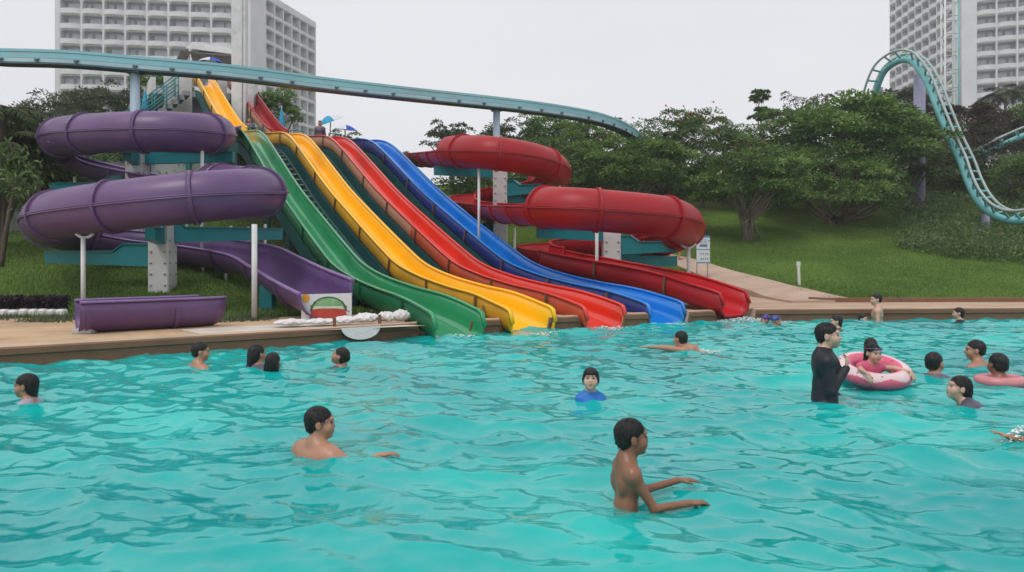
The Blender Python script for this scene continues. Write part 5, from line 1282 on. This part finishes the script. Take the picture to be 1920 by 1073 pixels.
def mesh_sdf(prims, res, k=.02, subs=(), pad=.02, cut=None):
    lo = np.min([p_[1] for p_ in prims], 0)-pad; hi = np.max([p_[2] for p_ in prims], 0)+pad
    n = np.ceil((hi-lo)/res).astype(int)+2; D = np.full(n, .5)
    ax_ = [lo[i]+np.arange(n[i])*res for i in range(3)]
    def sub(l_, h_):
        i0 = np.maximum(0, ((l_-lo)/res).astype(int)-1); i1 = np.minimum(n, np.ceil((h_-lo)/res).astype(int)+2)
        sl_ = tuple(slice(a_, b_) for a_, b_ in zip(i0, i1)); g_ = np.stack(np.meshgrid(*[ax_[i][sl_[i]] for i in range(3)], indexing='ij'), -1); return sl_, g_
    for pr in prims:
        kk = pr[3] if len(pr) > 3 else k; m = kk*1.5+res*2; sl_, g_ = sub(pr[1]-m, pr[2]+m)
        if g_.size == 0: continue
        d = pr[0](g_); a_ = D[sl_]; h_ = np.maximum(kk-np.abs(a_-d), 0)/kk; D[sl_] = np.minimum(a_, d)-h_*h_*kk*.25
    for pr in subs:
        kk = pr[3] if len(pr) > 3 else .008; m = kk*1.5+res*2; sl_, g_ = sub(pr[1]-m, pr[2]+m)
        if g_.size == 0: continue
        d = -pr[0](g_); a_ = D[sl_]; h_ = np.maximum(kk-np.abs(a_-d), 0)/kk; D[sl_] = np.maximum(a_, d)+h_*h_*kk*.25
    if cut is not None:
        g_ = np.stack(np.meshgrid(*ax_, indexing='ij'), -1); D = np.maximum(D, cut(g_))
    # naive surface nets
    s = D < 0; c8 = sum(s[i:n[0]-1+i, j:n[1]-1+j, l:n[2]-1+l].astype(np.int8) for i in (0, 1) for j in (0, 1) for l in (0, 1))
    act = (c8 > 0)&(c8 < 8); idx = -np.ones(act.shape, int); A = np.argwhere(act); idx[act] = np.arange(len(A))
    pos = np.zeros((len(A), 3)); cnt = np.zeros(len(A))
    cs_ = [(i, j, l) for i in (0, 1) for j in (0, 1) for l in (0, 1)]
    for u in cs_:
        for w in range(3):
            if u[w]: continue
            v = list(u); v[w] = 1; du = D[A[:, 0]+u[0], A[:, 1]+u[1], A[:, 2]+u[2]]; dv = D[A[:, 0]+v[0], A[:, 1]+v[1], A[:, 2]+v[2]]
            x = (du < 0) != (dv < 0); t = np.where(x, du/np.where(x, du-dv, 1), 0); q = np.tile(np.array(u, float), (len(A), 1)); q[:, w] += t
            pos[x] += q[x]; cnt[x] += 1
    V_ = lo+(A+pos/cnt[:, None])*res; F_ = []
    for w in range(3):
        sh = [slice(1, None)]*3; a0 = [slice(1, -1)]*3; a1 = [slice(1, -1)]*3; a0[w] = slice(0, -1); a1[w] = slice(1, None)
        s0 = s[tuple(a0)]; s1 = s[tuple(a1)]; E_ = np.argwhere(s0 != s1)
        if len(E_) == 0: continue
        fl = s0[E_[:, 0], E_[:, 1], E_[:, 2]]; b_ = E_+1; b_[:, w] -= 1; o1 = [0, 0, 0]; o2 = [0, 0, 0]; o1[(w+1) % 3] = -1; o2[(w+2) % 3] = -1
        o1 = np.array(o1); o2 = np.array(o2); gI = lambda q: idx[q[:, 0], q[:, 1], q[:, 2]]
        Q = np.stack([gI(b_+o1+o2), gI(b_+o2), gI(b_), gI(b_+o1)], 1); Q[~fl] = Q[~fl][:, ::-1]; F_.append(Q)
    F_ = np.vstack(F_); F_ = F_[(F_ >= 0).all(1)]
    return V_, F_
def rotz(a_): c, s = math.cos(a_), math.sin(a_); return np.array([[c, -s, 0], [s, c, 0], [0, 0, 1.]])
def rotx(a_): c, s = math.cos(a_), math.sin(a_); return np.array([[1, 0, 0], [0, c, -s], [0, s, c]])
def roty(a_): c, s = math.cos(a_), math.sin(a_); return np.array([[c, 0, s], [0, 1, 0], [-s, 0, c]])

def hand(w, d, nrm_, s, r_, side, curl=.25):
    """palm and five fingers from wrist w pointing along d; nrm_ = back of the hand"""
    d = nrm(d); z = nrm(nrm_-d*(nrm_@d)); x = np.cross(d, z)*side; out = []
    pc2 = w+d*.05*s; B_ = np.stack([x, d, z], 1)
    out.append((*ell(pc2, (.040*s, .052*s, max(.016*s, r_*1.1)), B_), .012))
    for k, (ox, L, dz) in enumerate([(-.027, .062, 0), (-.009, .072, .0), (.009, .068, 0), (.026, .054, 0)]):
        b0 = pc2+x*ox*s+d*.036*s; dd = nrm(d+x*(ox*5)); b1 = b0+dd*L*.5*s-z*curl*.2*L*s; b2 = b1+nrm(dd-z*curl*1.6)*L*.55*s
        f1 = cap(b0, b1, max(.0088*s, r_), max(.008*s, r_)); f2 = cap(b1, b2, max(.008*s, r_), max(.0068*s, r_*.9)); out += [(*f1, .004), (*f2, .004)]
    t0 = pc2-x*.028*s-d*.018*s; t1 = t0-x*.026*s+d*.030*s-z*.006*s; t2 = t1-x*.006*s+d*.030*s-z*.006*s
    out += [(*cap(t0, t1, max(.012*s, r_), max(.0095*s, r_)), .008), (*cap(t1, t2, max(.0095*s, r_), max(.0075*s, r_)), .004)]
    return out
def person(px, Y, zneck, label, face=0, s=1.0, hs=None, hyaw=0, hpitch=0, hroll=0, lean=0, twist=0, arms=None, skin='skin2', hairstyle='short', shirt=None, sleeve='long', res=.010,
           group='people in the pool', legs=True, lift=None, build=1.0, extra=None, z0=0, neckline=.0, yawbody=None, trunks=None, X=None):
    """face: heading of the chest in degrees (0 = away from camera, 90 = to the right, 180 = to the camera, -90 = left). zneck = height of the neck base over the water.
    arms: two entries (right, left): (elbow offset, wrist offset, hand direction) in body axes x right, y forward, z up, metres at scale 1, or None for hanging"""
    x0 = colx(px, Y) if X is None else X; hs = hs or s; rz = -R(face)
    root = empty('person', (x0, Y, z0), label, 'person', group, rz)
    N0 = np.array([0, 0, zneck-z0]); Tm = rotx(-R(lean))    # lean forward positive
    def T(v): return N0+Tm@(np.asarray(v, float)*s)
    bw = build
    torso = [(*cap(T((-.105*bw, 0, -.09)), T((.105*bw, 0, -.09)), .085*s*bw, .085*s*bw), .05), (*cap(T((0, .01, -.18)), T((0, .0, -.36)), .135*s*bw, .118*s*bw, (Tm@np.array([0, 1., 0]), .74)), .07),
             (*cap(T((-.06*bw, .03, -.17)), T((.06*bw, .03, -.17)), .09*s*bw, .09*s*bw), .04), (*cap(T((0, 0, -.36)), T((0, 0, -.50)), .118*s*bw, .128*s*bw, (Tm@np.array([0, 1., 0]), .74)), .06)]
    # shoulder blades give the back its form
    back = [(*ell(T((sx*.075*bw, -.065, -.17)), (.05*s, .03*s, .07*s)), .03) for sx in (-1, 1)]
    neck = [(*cap(T((0, -.01, -.07)), T((0, .0, -.03)), .07*s, .058*s), .04), (*cap(T((0, -.005, -.04)), T((0, .012, .065)), .056*s, .052*hs), .03)]+[(*cap(T((0, -.015, .005)), T((sx*.135*bw, -.01, -.055)), .038*s, .036*s), .05) for sx in (-1, 1)]
    hipz = -.52; leg = []
    if legs:
        for sx in (-1, 1):
            hp = T((sx*.085, 0, hipz)); 
            kn = hp+np.array([0, .02+ (.1 if lean > 20 else 0), -.40*s]) if lean < 45 else T((sx*.10, -.02, hipz-.40)); ft = kn+np.array([0, -.03, -.40*s]) if lean < 45 else T((sx*.12, -.06, hipz-.80))
            leg += [(*cap(hp, kn, .085*s, .055*s), .05), (*cap(kn, ft, .055*s, .036*s), .03), (*cap(ft, ft+np.array([0, .13*s, -.03*s]) if lean < 45 else T((sx*.12, -.08, hipz-.95)), .036*s, .026*s), .03)]
    armp = []; up_arm = []; fore = []
    arms = arms or [None, None]
    for sx, ar in zip((1, -1), arms):
        sh = T((sx*.165*bw, 0, -.085))
        if ar is None: e_ = sh+np.array([sx*.05, -.02, -.27])*s; w_ = e_+np.array([sx*.03, .10, -.22])*s; hd = np.array([0, .3, -1.]); nb = np.array([sx*1., 0, 0])
        else: e_ = sh+np.asarray(ar[0], float)*s; w_ = e_+np.asarray(ar[1], float)*s; hd = np.asarray(ar[2], float); nb = np.asarray(ar[3] if len(ar) > 3 else (0, 0, 1), float)
        up_arm.append((*cap(sh, e_, .052*s*bw, .038*s*bw), .03)); fore.append((*cap(e_, w_, .038*s*bw, .025*s), .02))
        armp += [(*ell(sh, (.058*s*bw, .055*s*bw, .055*s*bw)), .03)]+hand(w_, hd, nb, s, res*.85, sx, curl=(ar[4] if ar is not None and len(ar) > 4 else .25))
    # head in its own frame
    hc = T((0, .02, .155*hs/s if s else .155)); hc = N0+Tm@np.array([0, .02*s, .022*s])+rotx(-R(lean*.0))@np.array([0, .01*hs, .115*hs])
    Hm = rotz(-R(hyaw))@rotx(R(hpitch))@roty(R(hroll))
    def Hd(v): return hc+Hm@(np.asarray(v, float)*hs)
    def he(c, r, kk=.02): return (*ell(Hd(c), np.asarray(r)*hs, Hm), kk*hs)
    head = [he((0, -.012, .035), (.075, .093, .083)), he((0, .022, -.02), (.062, .070, .082), .03), he((0, .040, -.070), (.042, .042, .034), .03), he((0, .068, -.092), (.020, .018, .016), .02),
            he((.038, .058, -.026), (.026, .026, .028), .02), he((-.038, .058, -.026), (.026, .026, .028), .02),
            (*cap(Hd((0, .086, .006)), Hd((0, .106 if s > .9 else .098, -.026)), .0075*hs, (.0125 if s > .9 else .0105)*hs), .014), he((.010, .092, -.031), (.009, .010, .008), .006), he((-.010, .092, -.031), (.009, .010, .008), .006), he((.030, .062, -.040), (.030, .022, .028), .03), he((-.030, .062, -.040), (.030, .022, .028), .03),
            he((0, .084, .030), (.050, .014, .012), .018), he((0, .086, -.055), (.022, .013, .007), .008), he((0, .084, -.067), (.018, .012, .007), .008),
            he((.077, -.004, -.008), (.012, .019, .031), .008), he((-.077, -.004, -.008), (.012, .019, .031), .008)]
    subs = [(*ell(Hd((sx*.031, .100, .006)), np.array((.018, .014, .010))*hs, Hm), .012) for sx in (-1, 1)]+[(*ell(Hd((sx*.088, .002, -.006)), np.array((.006, .010, .017))*hs, Hm), .004) for sx in (-1, 1)]
    V_, F_ = mesh_sdf(torso+back+neck+leg+up_arm+fore+armp+head, res, .03, subs)
    M_ = np.array(pmat(root)); tw = lambda v: v@M_[:3, :3].T+M_[:3, 3]
    to_mesh('body', tw(V_), [F_], M[skin], parent=root)
    # hair
    if hairstyle:
        t_ = .016; hp = [he((0, -.014, .036), (.079, .098, .087))]
        face_cut = [he((0, .088, -.045), (.078, .070, .085), .012), he((0, .125, .02), (.055, .060, .040), .012), he((.085, .020, -.045), (.024, .045, .050), .01), he((-.085, .020, -.045), (.024, .045, .050), .01)]
        if hairstyle in ('short', 'crop'): hp += [he((0, -.050, -.015), (.066, .052, .060), .02)]; face_cut += [he((0, -.06, -.100), (.09, .07, .045), .01)]
        if hairstyle == 'fringe': hp += [he((0, -.040, -.01), (.078, .062, .075), .02), he((0, .062, .055), (.062, .040, .035), .02), he((.068, .02, .0), (.018, .035, .045), .015), he((-.068, .02, .0), (.018, .035, .045), .015)]; face_cut = [he((0, .088, -.060), (.070, .060, .075), .01)]
        if hairstyle in ('long', 'wet', 'tails', 'bun'):
            hp += [he((0, -.052, -.02), (.072, .052, .085), .03)]
            if hairstyle == 'long': hp += [(*cap(Hd((0, -.055, -.06)), Hd((0, -.075, -.19)), .058*hs, .036*hs, (Hm@np.array([0, 1., 0]), .55)), .03*hs)]
            if hairstyle == 'wet': hp += [(*cap(Hd((0, -.07, -.03)), Hd((0, -.13, -.14)), .050*hs, .020*hs), .04*hs), (*cap(Hd((.0, -.12, -.13)), Hd((0, -.20, -.17)), .020*hs, .008*hs), .02*hs)]
            if hairstyle == 'tails':
                for sx in (-1, 1): hp += [(*cap(Hd((sx*.055, -.05, -.03)), Hd((sx*.080, -.055, -.15)), .030*hs, .016*hs), .02*hs)]
            if hairstyle == 'bun': hp += [he((0, -.10, .01), (.035, .03, .035), .02)]
        V2_, F2_ = mesh_sdf(hp, max(res*.8, .006), .02, face_cut)
        g = np.random.default_rng(int(abs(x0*100+Y*10))); V2_ = V2_+g.normal(0, .0010*hs, V2_.shape)
        # loose wet strands over the surface
        ns = int(1500 if res < .0095 else 400); fi_ = g.integers(0, len(F2_), ns); c0 = V2_[F2_[fi_]].mean(1); nn_ = nrm(np.cross(V2_[F2_[fi_, 1]]-V2_[F2_[fi_, 0]], V2_[F2_[fi_, 2]]-V2_[F2_[fi_, 0]]))
        rad0 = nrm(c0-hc); nn_ = np.where((nn_*rad0).sum(1, keepdims=True) < 0, -nn_, nn_)
        dn_ = nrm(np.array([0, 0, -1.])+Hm@np.array([0, .25, 0])+g.normal(0, .18, (ns, 3))); dn_ = nrm(dn_-nn_*(dn_*nn_).sum(1, keepdims=True)*.97+nn_*.05)
        L_ = g.uniform(.012, .036, (ns, 1))*hs*(1.6 if hairstyle in ('long', 'wet', 'tails') else 1); sd2 = nrm(np.cross(dn_, nn_))*.0022*hs
        S_ = np.stack([c0-sd2, c0+sd2, c0+dn_*L_+nn_*.001], 1).reshape(-1, 3); i3 = np.arange(ns)*3+len(V2_)
        to_mesh('hair', tw(np.vstack([V2_, S_])), [F2_, np.stack([i3, i3+1, i3+2], 1)], M['hair'], parent=root)
    # eyes, brows, lips
    for sx in (-1, 1):
        v_, f_ = mesh_sdf([he((sx*.031, .086, .004), (.0135, .0075, .0062))], .0035*hs, pad=.01); to_mesh('eye', tw(v_), [f_], M['eye'], parent=root)
        v_, f_ = mesh_sdf([(*cap(Hd((sx*.017, .0935, .026)), Hd((sx*.046, .081, .027)), .0045*hs, .003*hs), .004)], .003*hs, pad=.01); to_mesh('eyebrow', tw(v_), [f_], M['hair'], parent=root)
    v_, f_ = mesh_sdf([he((0, .0955, -.0565), (.021, .0055, .0050), .003), he((0, .0925, -.066), (.017, .006, .0055), .003)], .003*hs, pad=.01); to_mesh('lips', tw(v_), [f_], M['lips'], parent=root)
    if shirt:
        o_ = .010
        def grow(pr): f = pr[0]; return (lambda p, f=f: f(p)-o_, pr[1]-o_, pr[2]+o_, pr[3])
        sp_ = [grow(p_) for p_ in neck[2:]+torso+back+[(*cap(T((0, 0, -.49)), T((0, 0, -.58)), .128*s*bw, .125*s*bw, (Tm@np.array([0, 1., 0]), .78)), .05)]]+[grow(p_) for p_ in up_arm]+([grow(p_) for p_ in fore] if sleeve == 'long' else [])
        sp_ += [grow((*ell(T((sx*.165*bw, 0, -.085)), (.058*s*bw, .055*s*bw, .055*s*bw)), .03)) for sx in (-1, 1)]
        if neckline > 0: sp_.append((*cap(T((0, -.01, -.06)), T((0, .0, neckline-.02)), .078*s, .066*s), .03))
        sb = [(*cap(T((0, 0, neckline+.005)), T((0, .01, .2)), .062*s, .085*s), .01)]
        if neckline <= 0: sb = [(*cap(T((0, .01, -.035)), T((0, .01, .2)), .072*s, .09*s), .01)]
        if sleeve == 'short':
            for sx, ar in zip((1, -1), arms):
                if ar is not None:
                    sh = T((sx*.165*bw, 0, -.085)); e_ = sh+np.asarray(ar[0], float)*s; m_ = sh*.42+e_*.58; sb.append((*cap(m_, e_+(e_-sh)*.3, .058*s*bw, .058*s*bw), .008))
        v_, f_ = mesh_sdf(sp_, res*1.1, .03, sb); to_mesh('shirt', tw(v_), [f_], shirt, parent=root)
    if trunks:
        o_ = .010; hp_ = [T((0, 0, -.45)), T((0, 0, -.56))]
        sp_ = [(*cap(hp_[0], hp_[1], .132*s, .14*s, (Tm@np.array([0, 1., 0]), .8)), .05)]+[(lambda p, f=l_[0]: f(p)-.014, l_[1]-.014, l_[2]+.014, .03) for l_ in leg[::3]]
        v_, f_ = mesh_sdf(sp_, res*1.3, .03); to_mesh('trunks', tw(v_), [f_], trunks, parent=root)
    return root, Hd, T, tw
M['navy'] = mat('navy_rashguard', (.006, .008, .016), .55, .3, 8, .25, 25)
M['pinkcloth'] = mat('pink_swimsuit', (.62, .10, .20), .5, .12, 8, .2, 25)
M['bluecloth'] = mat('blue_rashguard', (.01, .16, .55), .5, .2, 8, .3, 25)
M['greycloth'] = mat('grey_rashguard', (.10, .09, .13), .5, .25, 8, .3, 25)
M['lilac'] = mat('pale_wet_shirt', (.42, .36, .45), .5, .1, 8, .3, 25)
M['shorts'] = mat('dark_shorts', (.02, .025, .04), .6, .2, 6)
fwd = lambda a_, b_: (a_, b_)
# the two boys in front
person(1176, 4.32, .245, 'boy with wet brown back in the front of the pool, both arms stretched forward', face=78, s=.80, hs=.92, hyaw=6, hpitch=2, lean=2, skin='skin1', res=.0065, build=.82,
       arms=[((.03, .14, -.23), (.0, .27, .02), (0, 1, .02), (0, .1, 1), .35), ((-.02, .20, -.20), (.02, .26, .06), (.1, 1, 0), (0, 0, 1), .2)], hairstyle='crop', trunks=M['shorts'])
person(594, 5.22, .105, 'chubby bare-shouldered boy half under water on the left, looking right', face=38, s=.90, hs=.98, hyaw=44, hpitch=2, lean=-4, skin='skin2', res=.0075, build=1.22,
       arms=[((.14, .12, -.08), (.10, .12, .09), (.6, .8, .1), (0, 0, 1), .5), ((-.15, -.03, -.15), (-.16, .06, -.04), (-.5, .8, -.1), (0, 0, 1), .3)], hairstyle='crop', trunks=M['shorts'])
person(1107, 7.2, .085, 'pale child in a bright blue top facing the camera with closed eyes', face=176, s=.80, hs=.95, hyaw=12, hpitch=12, lean=-5, skin='skin3', res=.0085, shirt=M['bluecloth'], sleeve='long', neckline=.02, build=.76,
       arms=[((.04, .06, -.26), (.05, .15, -.12), (0, 1, -.4)), ((-.04, .06, -.26), (-.05, .15, -.12), (0, 1, -.4))], hairstyle='fringe')
# man in the dark rashguard
person(1546, 7.28, .475, 'man in a black long-sleeved rashguard standing waist deep beside the ring', face=104, s=1.0, hs=1.08, hyaw=14, hpitch=4, lean=0, build=1.1, skin='skin3', res=.009, shirt=M['navy'], neckline=.03,
       arms=[((.03, .03, -.27), (-.12, .15, .20), (-.5, .2, .8), (.2, 1, 0), .9), ((-.04, .02, -.28), (.0, .2, -.18), (0, 1, -.3))], hairstyle='short', trunks=M['shorts'])
# doughnut ring and the girl in it
RC = P(1637, 699, 8.05); RC[2] = .16; RR, rr_ = .295, .095
root = empty('swim_ring', RC, 'pink and white doughnut swim ring with coloured sprinkles, floating beside the man', 'swim ring')
tilt = rotx(R(15)); nu, nv = 160, 64; U_, V2 = np.meshgrid(np.arange(nu)*2*PI/nu, np.arange(nv)*2*PI/nv, indexing='ij')
pu = 1+.010*np.sin(U_*14)*np.cos(V2)
pt_ = np.stack([(RR+rr_*pu*np.cos(V2))*np.cos(U_), (RR+rr_*pu*np.cos(V2))*np.sin(U_), rr_*.9*pu*np.sin(V2)], -1).reshape(-1, 3)@tilt.T+RC
i_ = np.arange(nu*nv).reshape(nu, nv); F_ = np.stack([i_, np.roll(i_, -1, 0), np.roll(np.roll(i_, -1, 0), -1, 1), np.roll(i_, -1, 1)], -1).reshape(-1, 4)
wavy = .32+.22*np.sin(U_*7)+.1*np.sin(U_*3); mi_ = (np.sin(V2+PI/nv) > wavy*.9+.12).astype(int).reshape(-1)
inner_ = (np.cos(V2) < -.15).reshape(-1); mi_ = np.where(inner_, 0, mi_)
M['ringpink'] = mat('ring_pink', (.70, .11, .20), .3, .06, 4, coat=.3); M['ringwhite'] = mat('ring_icing', (.74, .55, .56), .3, .05, 4, coat=.3)
to_mesh('tube', pt_, [F_], [M['ringpink'], M['ringwhite']], midx=mi_, parent=root)
gS_ = np.random.default_rng(8); spc = [mat('sprinkle_teal', (.05, .35, .38), .4), mat('sprinkle_red', (.5, .04, .05), .4), mat('sprinkle_purple', (.15, .10, .35), .4)]
for k in range(26):
    u_, v_ = gS_.uniform(0, 2*PI), gS_.uniform(.55, 2.2); q = np.array([(RR+rr_*math.cos(v_))*math.cos(u_), (RR+rr_*math.cos(v_))*math.sin(u_), rr_*.9*math.sin(v_)])@tilt.T+RC
    a_ = gS_.uniform(0, PI); dq = np.array([math.cos(a_), math.sin(a_), 0])*.014; nq = nrm(q-(np.array([RR*math.cos(u_), RR*math.sin(u_), 0])@tilt.T+RC)); dq = dq-nq*(dq@nq)
    MB().tube([q-dq+nq*.001, q+dq+nq*.001], .0045, 6).build('sprinkle', spc[k % 3], root)
pr_, Hd_, T_g, tw_ = person(1634, 7.98, .25, 'girl in pink with goggles on her forehead lying over the front of the ring', face=166, s=.66, hs=.88, hyaw=2, hpitch=-2, lean=24, skin='skin3', res=.008, shirt=M['pinkcloth'], sleeve='short', neckline=0,
       arms=[((.17, .19, .01), (.06, .24, -.03), (-.1, .5, -.85), (0, .85, .5), .5), ((-.14, .19, .0), (-.10, .24, -.02), (-.1, .5, -.85), (0, .85, .5), .5)], hairstyle='tails', group='people in the pool')
M['goggle'] = mat('goggle_lens', (.05, .07, .30), .15, .2, 5, coat=.6); M['strap'] = mat('goggle_strap', (.10, .06, .12), .5)
for sx in (-1, 1):
    v_, f_ = mesh_sdf([(*ell(Hd_((sx*.033, .092, .062)), np.array((.026, .014, .017))*.88), .004)], .004, pad=.01); to_mesh('goggle_lens', tw_(v_), [f_], M['goggle'], parent=pr_)
ring_ = [Hd_((.084*math.cos(t_)*1.03, -.012+.103*math.sin(t_), .052+.012*math.sin(t_))) for t_ in np.linspace(0, 2*PI, 28)]
o_ = MB().tube(tw_(np.array(ring_)), .006, 6).build('goggle_strap', M['strap'], pr_)
# head behind the girl
person(1633, 9.4, .10, 'dark wet head of someone right behind the girl with the goggles', face=20, s=.9, hs=.98, hyaw=0, hpitch=-4, skin='skin1', res=.011, hairstyle='short', legs=False)
# group on the right
person(1752, 8.55, .015, 'black-haired swimmer in a wet dark top, back turned, left of two other men', face=28, s=.95, hs=1.1, hyaw=28, skin='skin2', res=.011, shirt=M['greycloth'], sleeve='long', hairstyle='short', legs=False, lean=20)
person(1834, 9.3, .06, 'round-faced man with bare shoulders looking left, farthest of the three at the right', face=-40, s=1.0, hs=1.08, hyaw=-28, skin='skin2', res=.011, hairstyle='crop', legs=False, build=1.15)
person(1875, 8.15, .055, 'man seen from behind with a soft pink ring round his shoulders', face=-4, s=.95, hs=1.08, hyaw=0, skin='skin1', res=.011, hairstyle='crop', legs=False)
fl = P(1875, 703, 8.2); fl[2] = .02
root = empty('swim_ring', fl, 'plain salmon pink swim ring round the man seen from behind', 'swim ring')
pt_ = np.stack([(.20+.065*np.cos(V2))*np.cos(U_), (.16+.065*np.cos(V2))*np.sin(U_), .06*np.sin(V2)], -1).reshape(-1, 3)+fl
to_mesh('tube', pt_, [F_], mat('ring_salmon', (.62, .22, .24), .35, .08, 4), parent=root)
person(1806, 7.05, .03, 'girl with long wet hair drifting left with her chin up at the right', face=-70, s=.86, hs=1.0, hyaw=-14, hpitch=12, lean=38, skin='skin3', res=.009, shirt=M['greycloth'], sleeve='long', hairstyle='wet', legs=False,
       arms=[((.2, -.1, -.1), (.1, -.15, -.08), (0, -1, -.2)), ((-.14, .1, -.2), (0, .1, -.2), (0, 1, -.4))])
# swimmer with arm stretched left
person(1281, 10.85, .055, 'dark-haired swimmer doing a side stroke with one bare arm stretched to the left', face=-62, s=.95, hs=1.0, hyaw=22, hpitch=2, lean=60, skin='skin2', res=.011, hairstyle='crop', legs=False,
       arms=[((.05, .22, -.02), (.0, .26, .02), (0, 1, 0)), ((-.10, .26, .04), (-.02, .27, .0), (0, 1, 0))])
# left group
person(372, 9.25, .055, 'young man with bare shoulders, leftmost of the swimmers near the pool edge, looking right', face=40, s=.95, hs=1.02, hyaw=30, skin='skin2', res=.010, hairstyle='crop', legs=False)
person(482, 9.1, .04, 'woman with tied dark hair and grey top turned away beside the girl with pigtails', face=-18, s=.95, hs=1.06, hyaw=50, skin='skin2', res=.010, shirt=M['greycloth'], hairstyle='wet', legs=False, lean=10)
person(510, 8.85, -.02, 'girl seen from behind with long black wet pigtails', face=4, s=.85, hs=1.04, hyaw=0, skin='skin2', res=.010, shirt=M['greycloth'], hairstyle='tails', legs=False, lean=10)
person(640, 9.45, -.03, 'swimmer leaning back with wet hair and face turned up to the left', face=-80, s=.9, hs=1.0, hyaw=-6, hpitch=22, skin='skin2', res=.010, shirt=M['greycloth'], hairstyle='bun', legs=False, lean=-35)
person(54, 7.15, .025, 'girl with a wet dark ponytail at the far left, one arm out over the water', face=-80, s=.86, hs=.98, hyaw=-20, hpitch=-2, lean=8, skin='skin2', res=.009, build=.72, shirt=M['lilac'], sleeve='short', hairstyle='long', legs=False,
       arms=[((.05, .18, -.02), (-.02, .22, .0), (0, 1, 0)), ((-.05, .20, -.04), (0, .22, .0), (0, 1, 0))])
# far people
person(1646, 15.3, .30, 'bare-chested man standing near the far pool edge', face=-60, s=1.0, hs=1.06, hyaw=-25, skin='skin3', res=.014, hairstyle='crop', arms=[None, None])
person(1616, 15.2, -.06, 'tiny head low in the water just left of the standing bare-chested man', face=150, s=.8, hs=.85, skin='skin3', res=.014, hairstyle='short', legs=False)
person(1571, 13.6, .02, 'long-haired bather partly hidden behind the man in the black rashguard', face=-60, s=.9, hs=1.0, hyaw=-20, skin='skin3', res=.014, shirt=M['greycloth'], hairstyle='long', legs=False)
person(1800, 14.9, .06, 'woman with wet dark hair and black top alone near the far edge at the right', face=-50, s=.92, hs=1.0, hyaw=-20, skin='skin3', res=.014, shirt=M['navy'], hairstyle='long', legs=False)
c1 = mat('cap_purple', (.06, .04, .20), .4, .1, 5); c2 = mat('cap_blue', (.02, .05, .25), .4, .1, 5, dirt=(.5, .4, .1), dscale=9, damt=.8)
for (px_, Y_, lab, cm2, ps) in ((1438, 14.9, 'child in a purple swim cap gliding out of the red slide splash', c1, -95), (1452, 14.7, 'swimmer in a blue and yellow swim cap next to the purple cap', c2, 95)):
    pr_, Hd_, T_g, tw_ = person(px_, Y_, -.06, lab, face=ps, s=.85, hs=.95, skin='skin2', res=.014, hairstyle=None, legs=False, lean=30)
    v_, f_ = mesh_sdf([(*ell(Hd_((0, -.016, .042)), np.array((.083, .102, .088))*.95), .02)], .012, cut=lambda p, h_=Hd_((0, 0, .02))[2]: h_-p[..., 2]); to_mesh('swim_cap', tw_(v_), [f_], cm2, parent=pr_)
# walker on the path, heads at the slide tops
x_ = colx(1274, 25.6); gz = float(G(x_, 25.6))
person(1274, 25.6, gz+.05+1.10, 'barefoot person in dark swimwear walking on the path behind the red tube', face=100, s=.78, hs=.85, skin='skin2', res=.016, shirt=M['navy'], sleeve='short', hairstyle='short', z0=gz+.05, group='people on land', trunks=M['shorts'])
for px_, t_, i_, lab in ((600, 19.6, 1, 'person with dark hair waiting at the top of the yellow lane under the cyan umbrella'), (468, 19.2, 0, 'tiny dark-haired person peeping over the rim beside the pillar')):
    q = P(px_, 232 if i_ else 226, 29.5); person(px_, 29.5, q[2]-.12, lab, face=170, s=.9, hs=.95, skin='skin2', res=.018, shirt=M['greycloth'], hairstyle='short', z0=q[2]-1.45, group='people on land', X=q[0])
# someone cut by the right edge, splashing
person(2012, 5.5, .05, 'swimmer cut by the right edge, only a splashing hand and arm in view', face=-80, s=.85, hs=.95, hyaw=0, lean=20, skin='skin2', res=.010, hairstyle='short', legs=False,
       arms=[((.0, .22, .02), (-.0, .24, .03), (0, 1, .4)), ((-.1, .2, -.1), (0, .2, -.1), (0, 1, -.2))])
foam('splash', colx(1905, 5.75), 5.7, .16, .07, 90, 71, 'small splash of drops by the hand at the right edge', .10)
foam('splash', colx(1308, 10.9), 10.85, .42, .14, 420, 72, 'white kick foam trailing behind the side-stroke swimmer', .07)
# ---------------------------------------------------------------- thin haze of an overcast humid day
hz_ = MB().box((0, 95, 44), (640, 330, 93)).build('haze', newmat('haze_air')[0])
tag(hz_, 'faint haze in the air', kind='stuff')
ht = hz_.data.materials[0].node_tree; pv = ht.nodes.new('ShaderNodeVolumePrincipled'); pv.inputs['Color'].default_value = (.93, .95, 1, 1); pv.inputs['Density'].default_value = .0010
ht.nodes.remove([n for n in ht.nodes if n.type == 'BSDF_PRINCIPLED'][0])
ho_ = [n for n in ht.nodes if n.type == 'OUTPUT_MATERIAL'][0]; ht.links.new(pv.outputs[0], ho_.inputs['Volume'])
scene.cycles.volume_bounces = 0
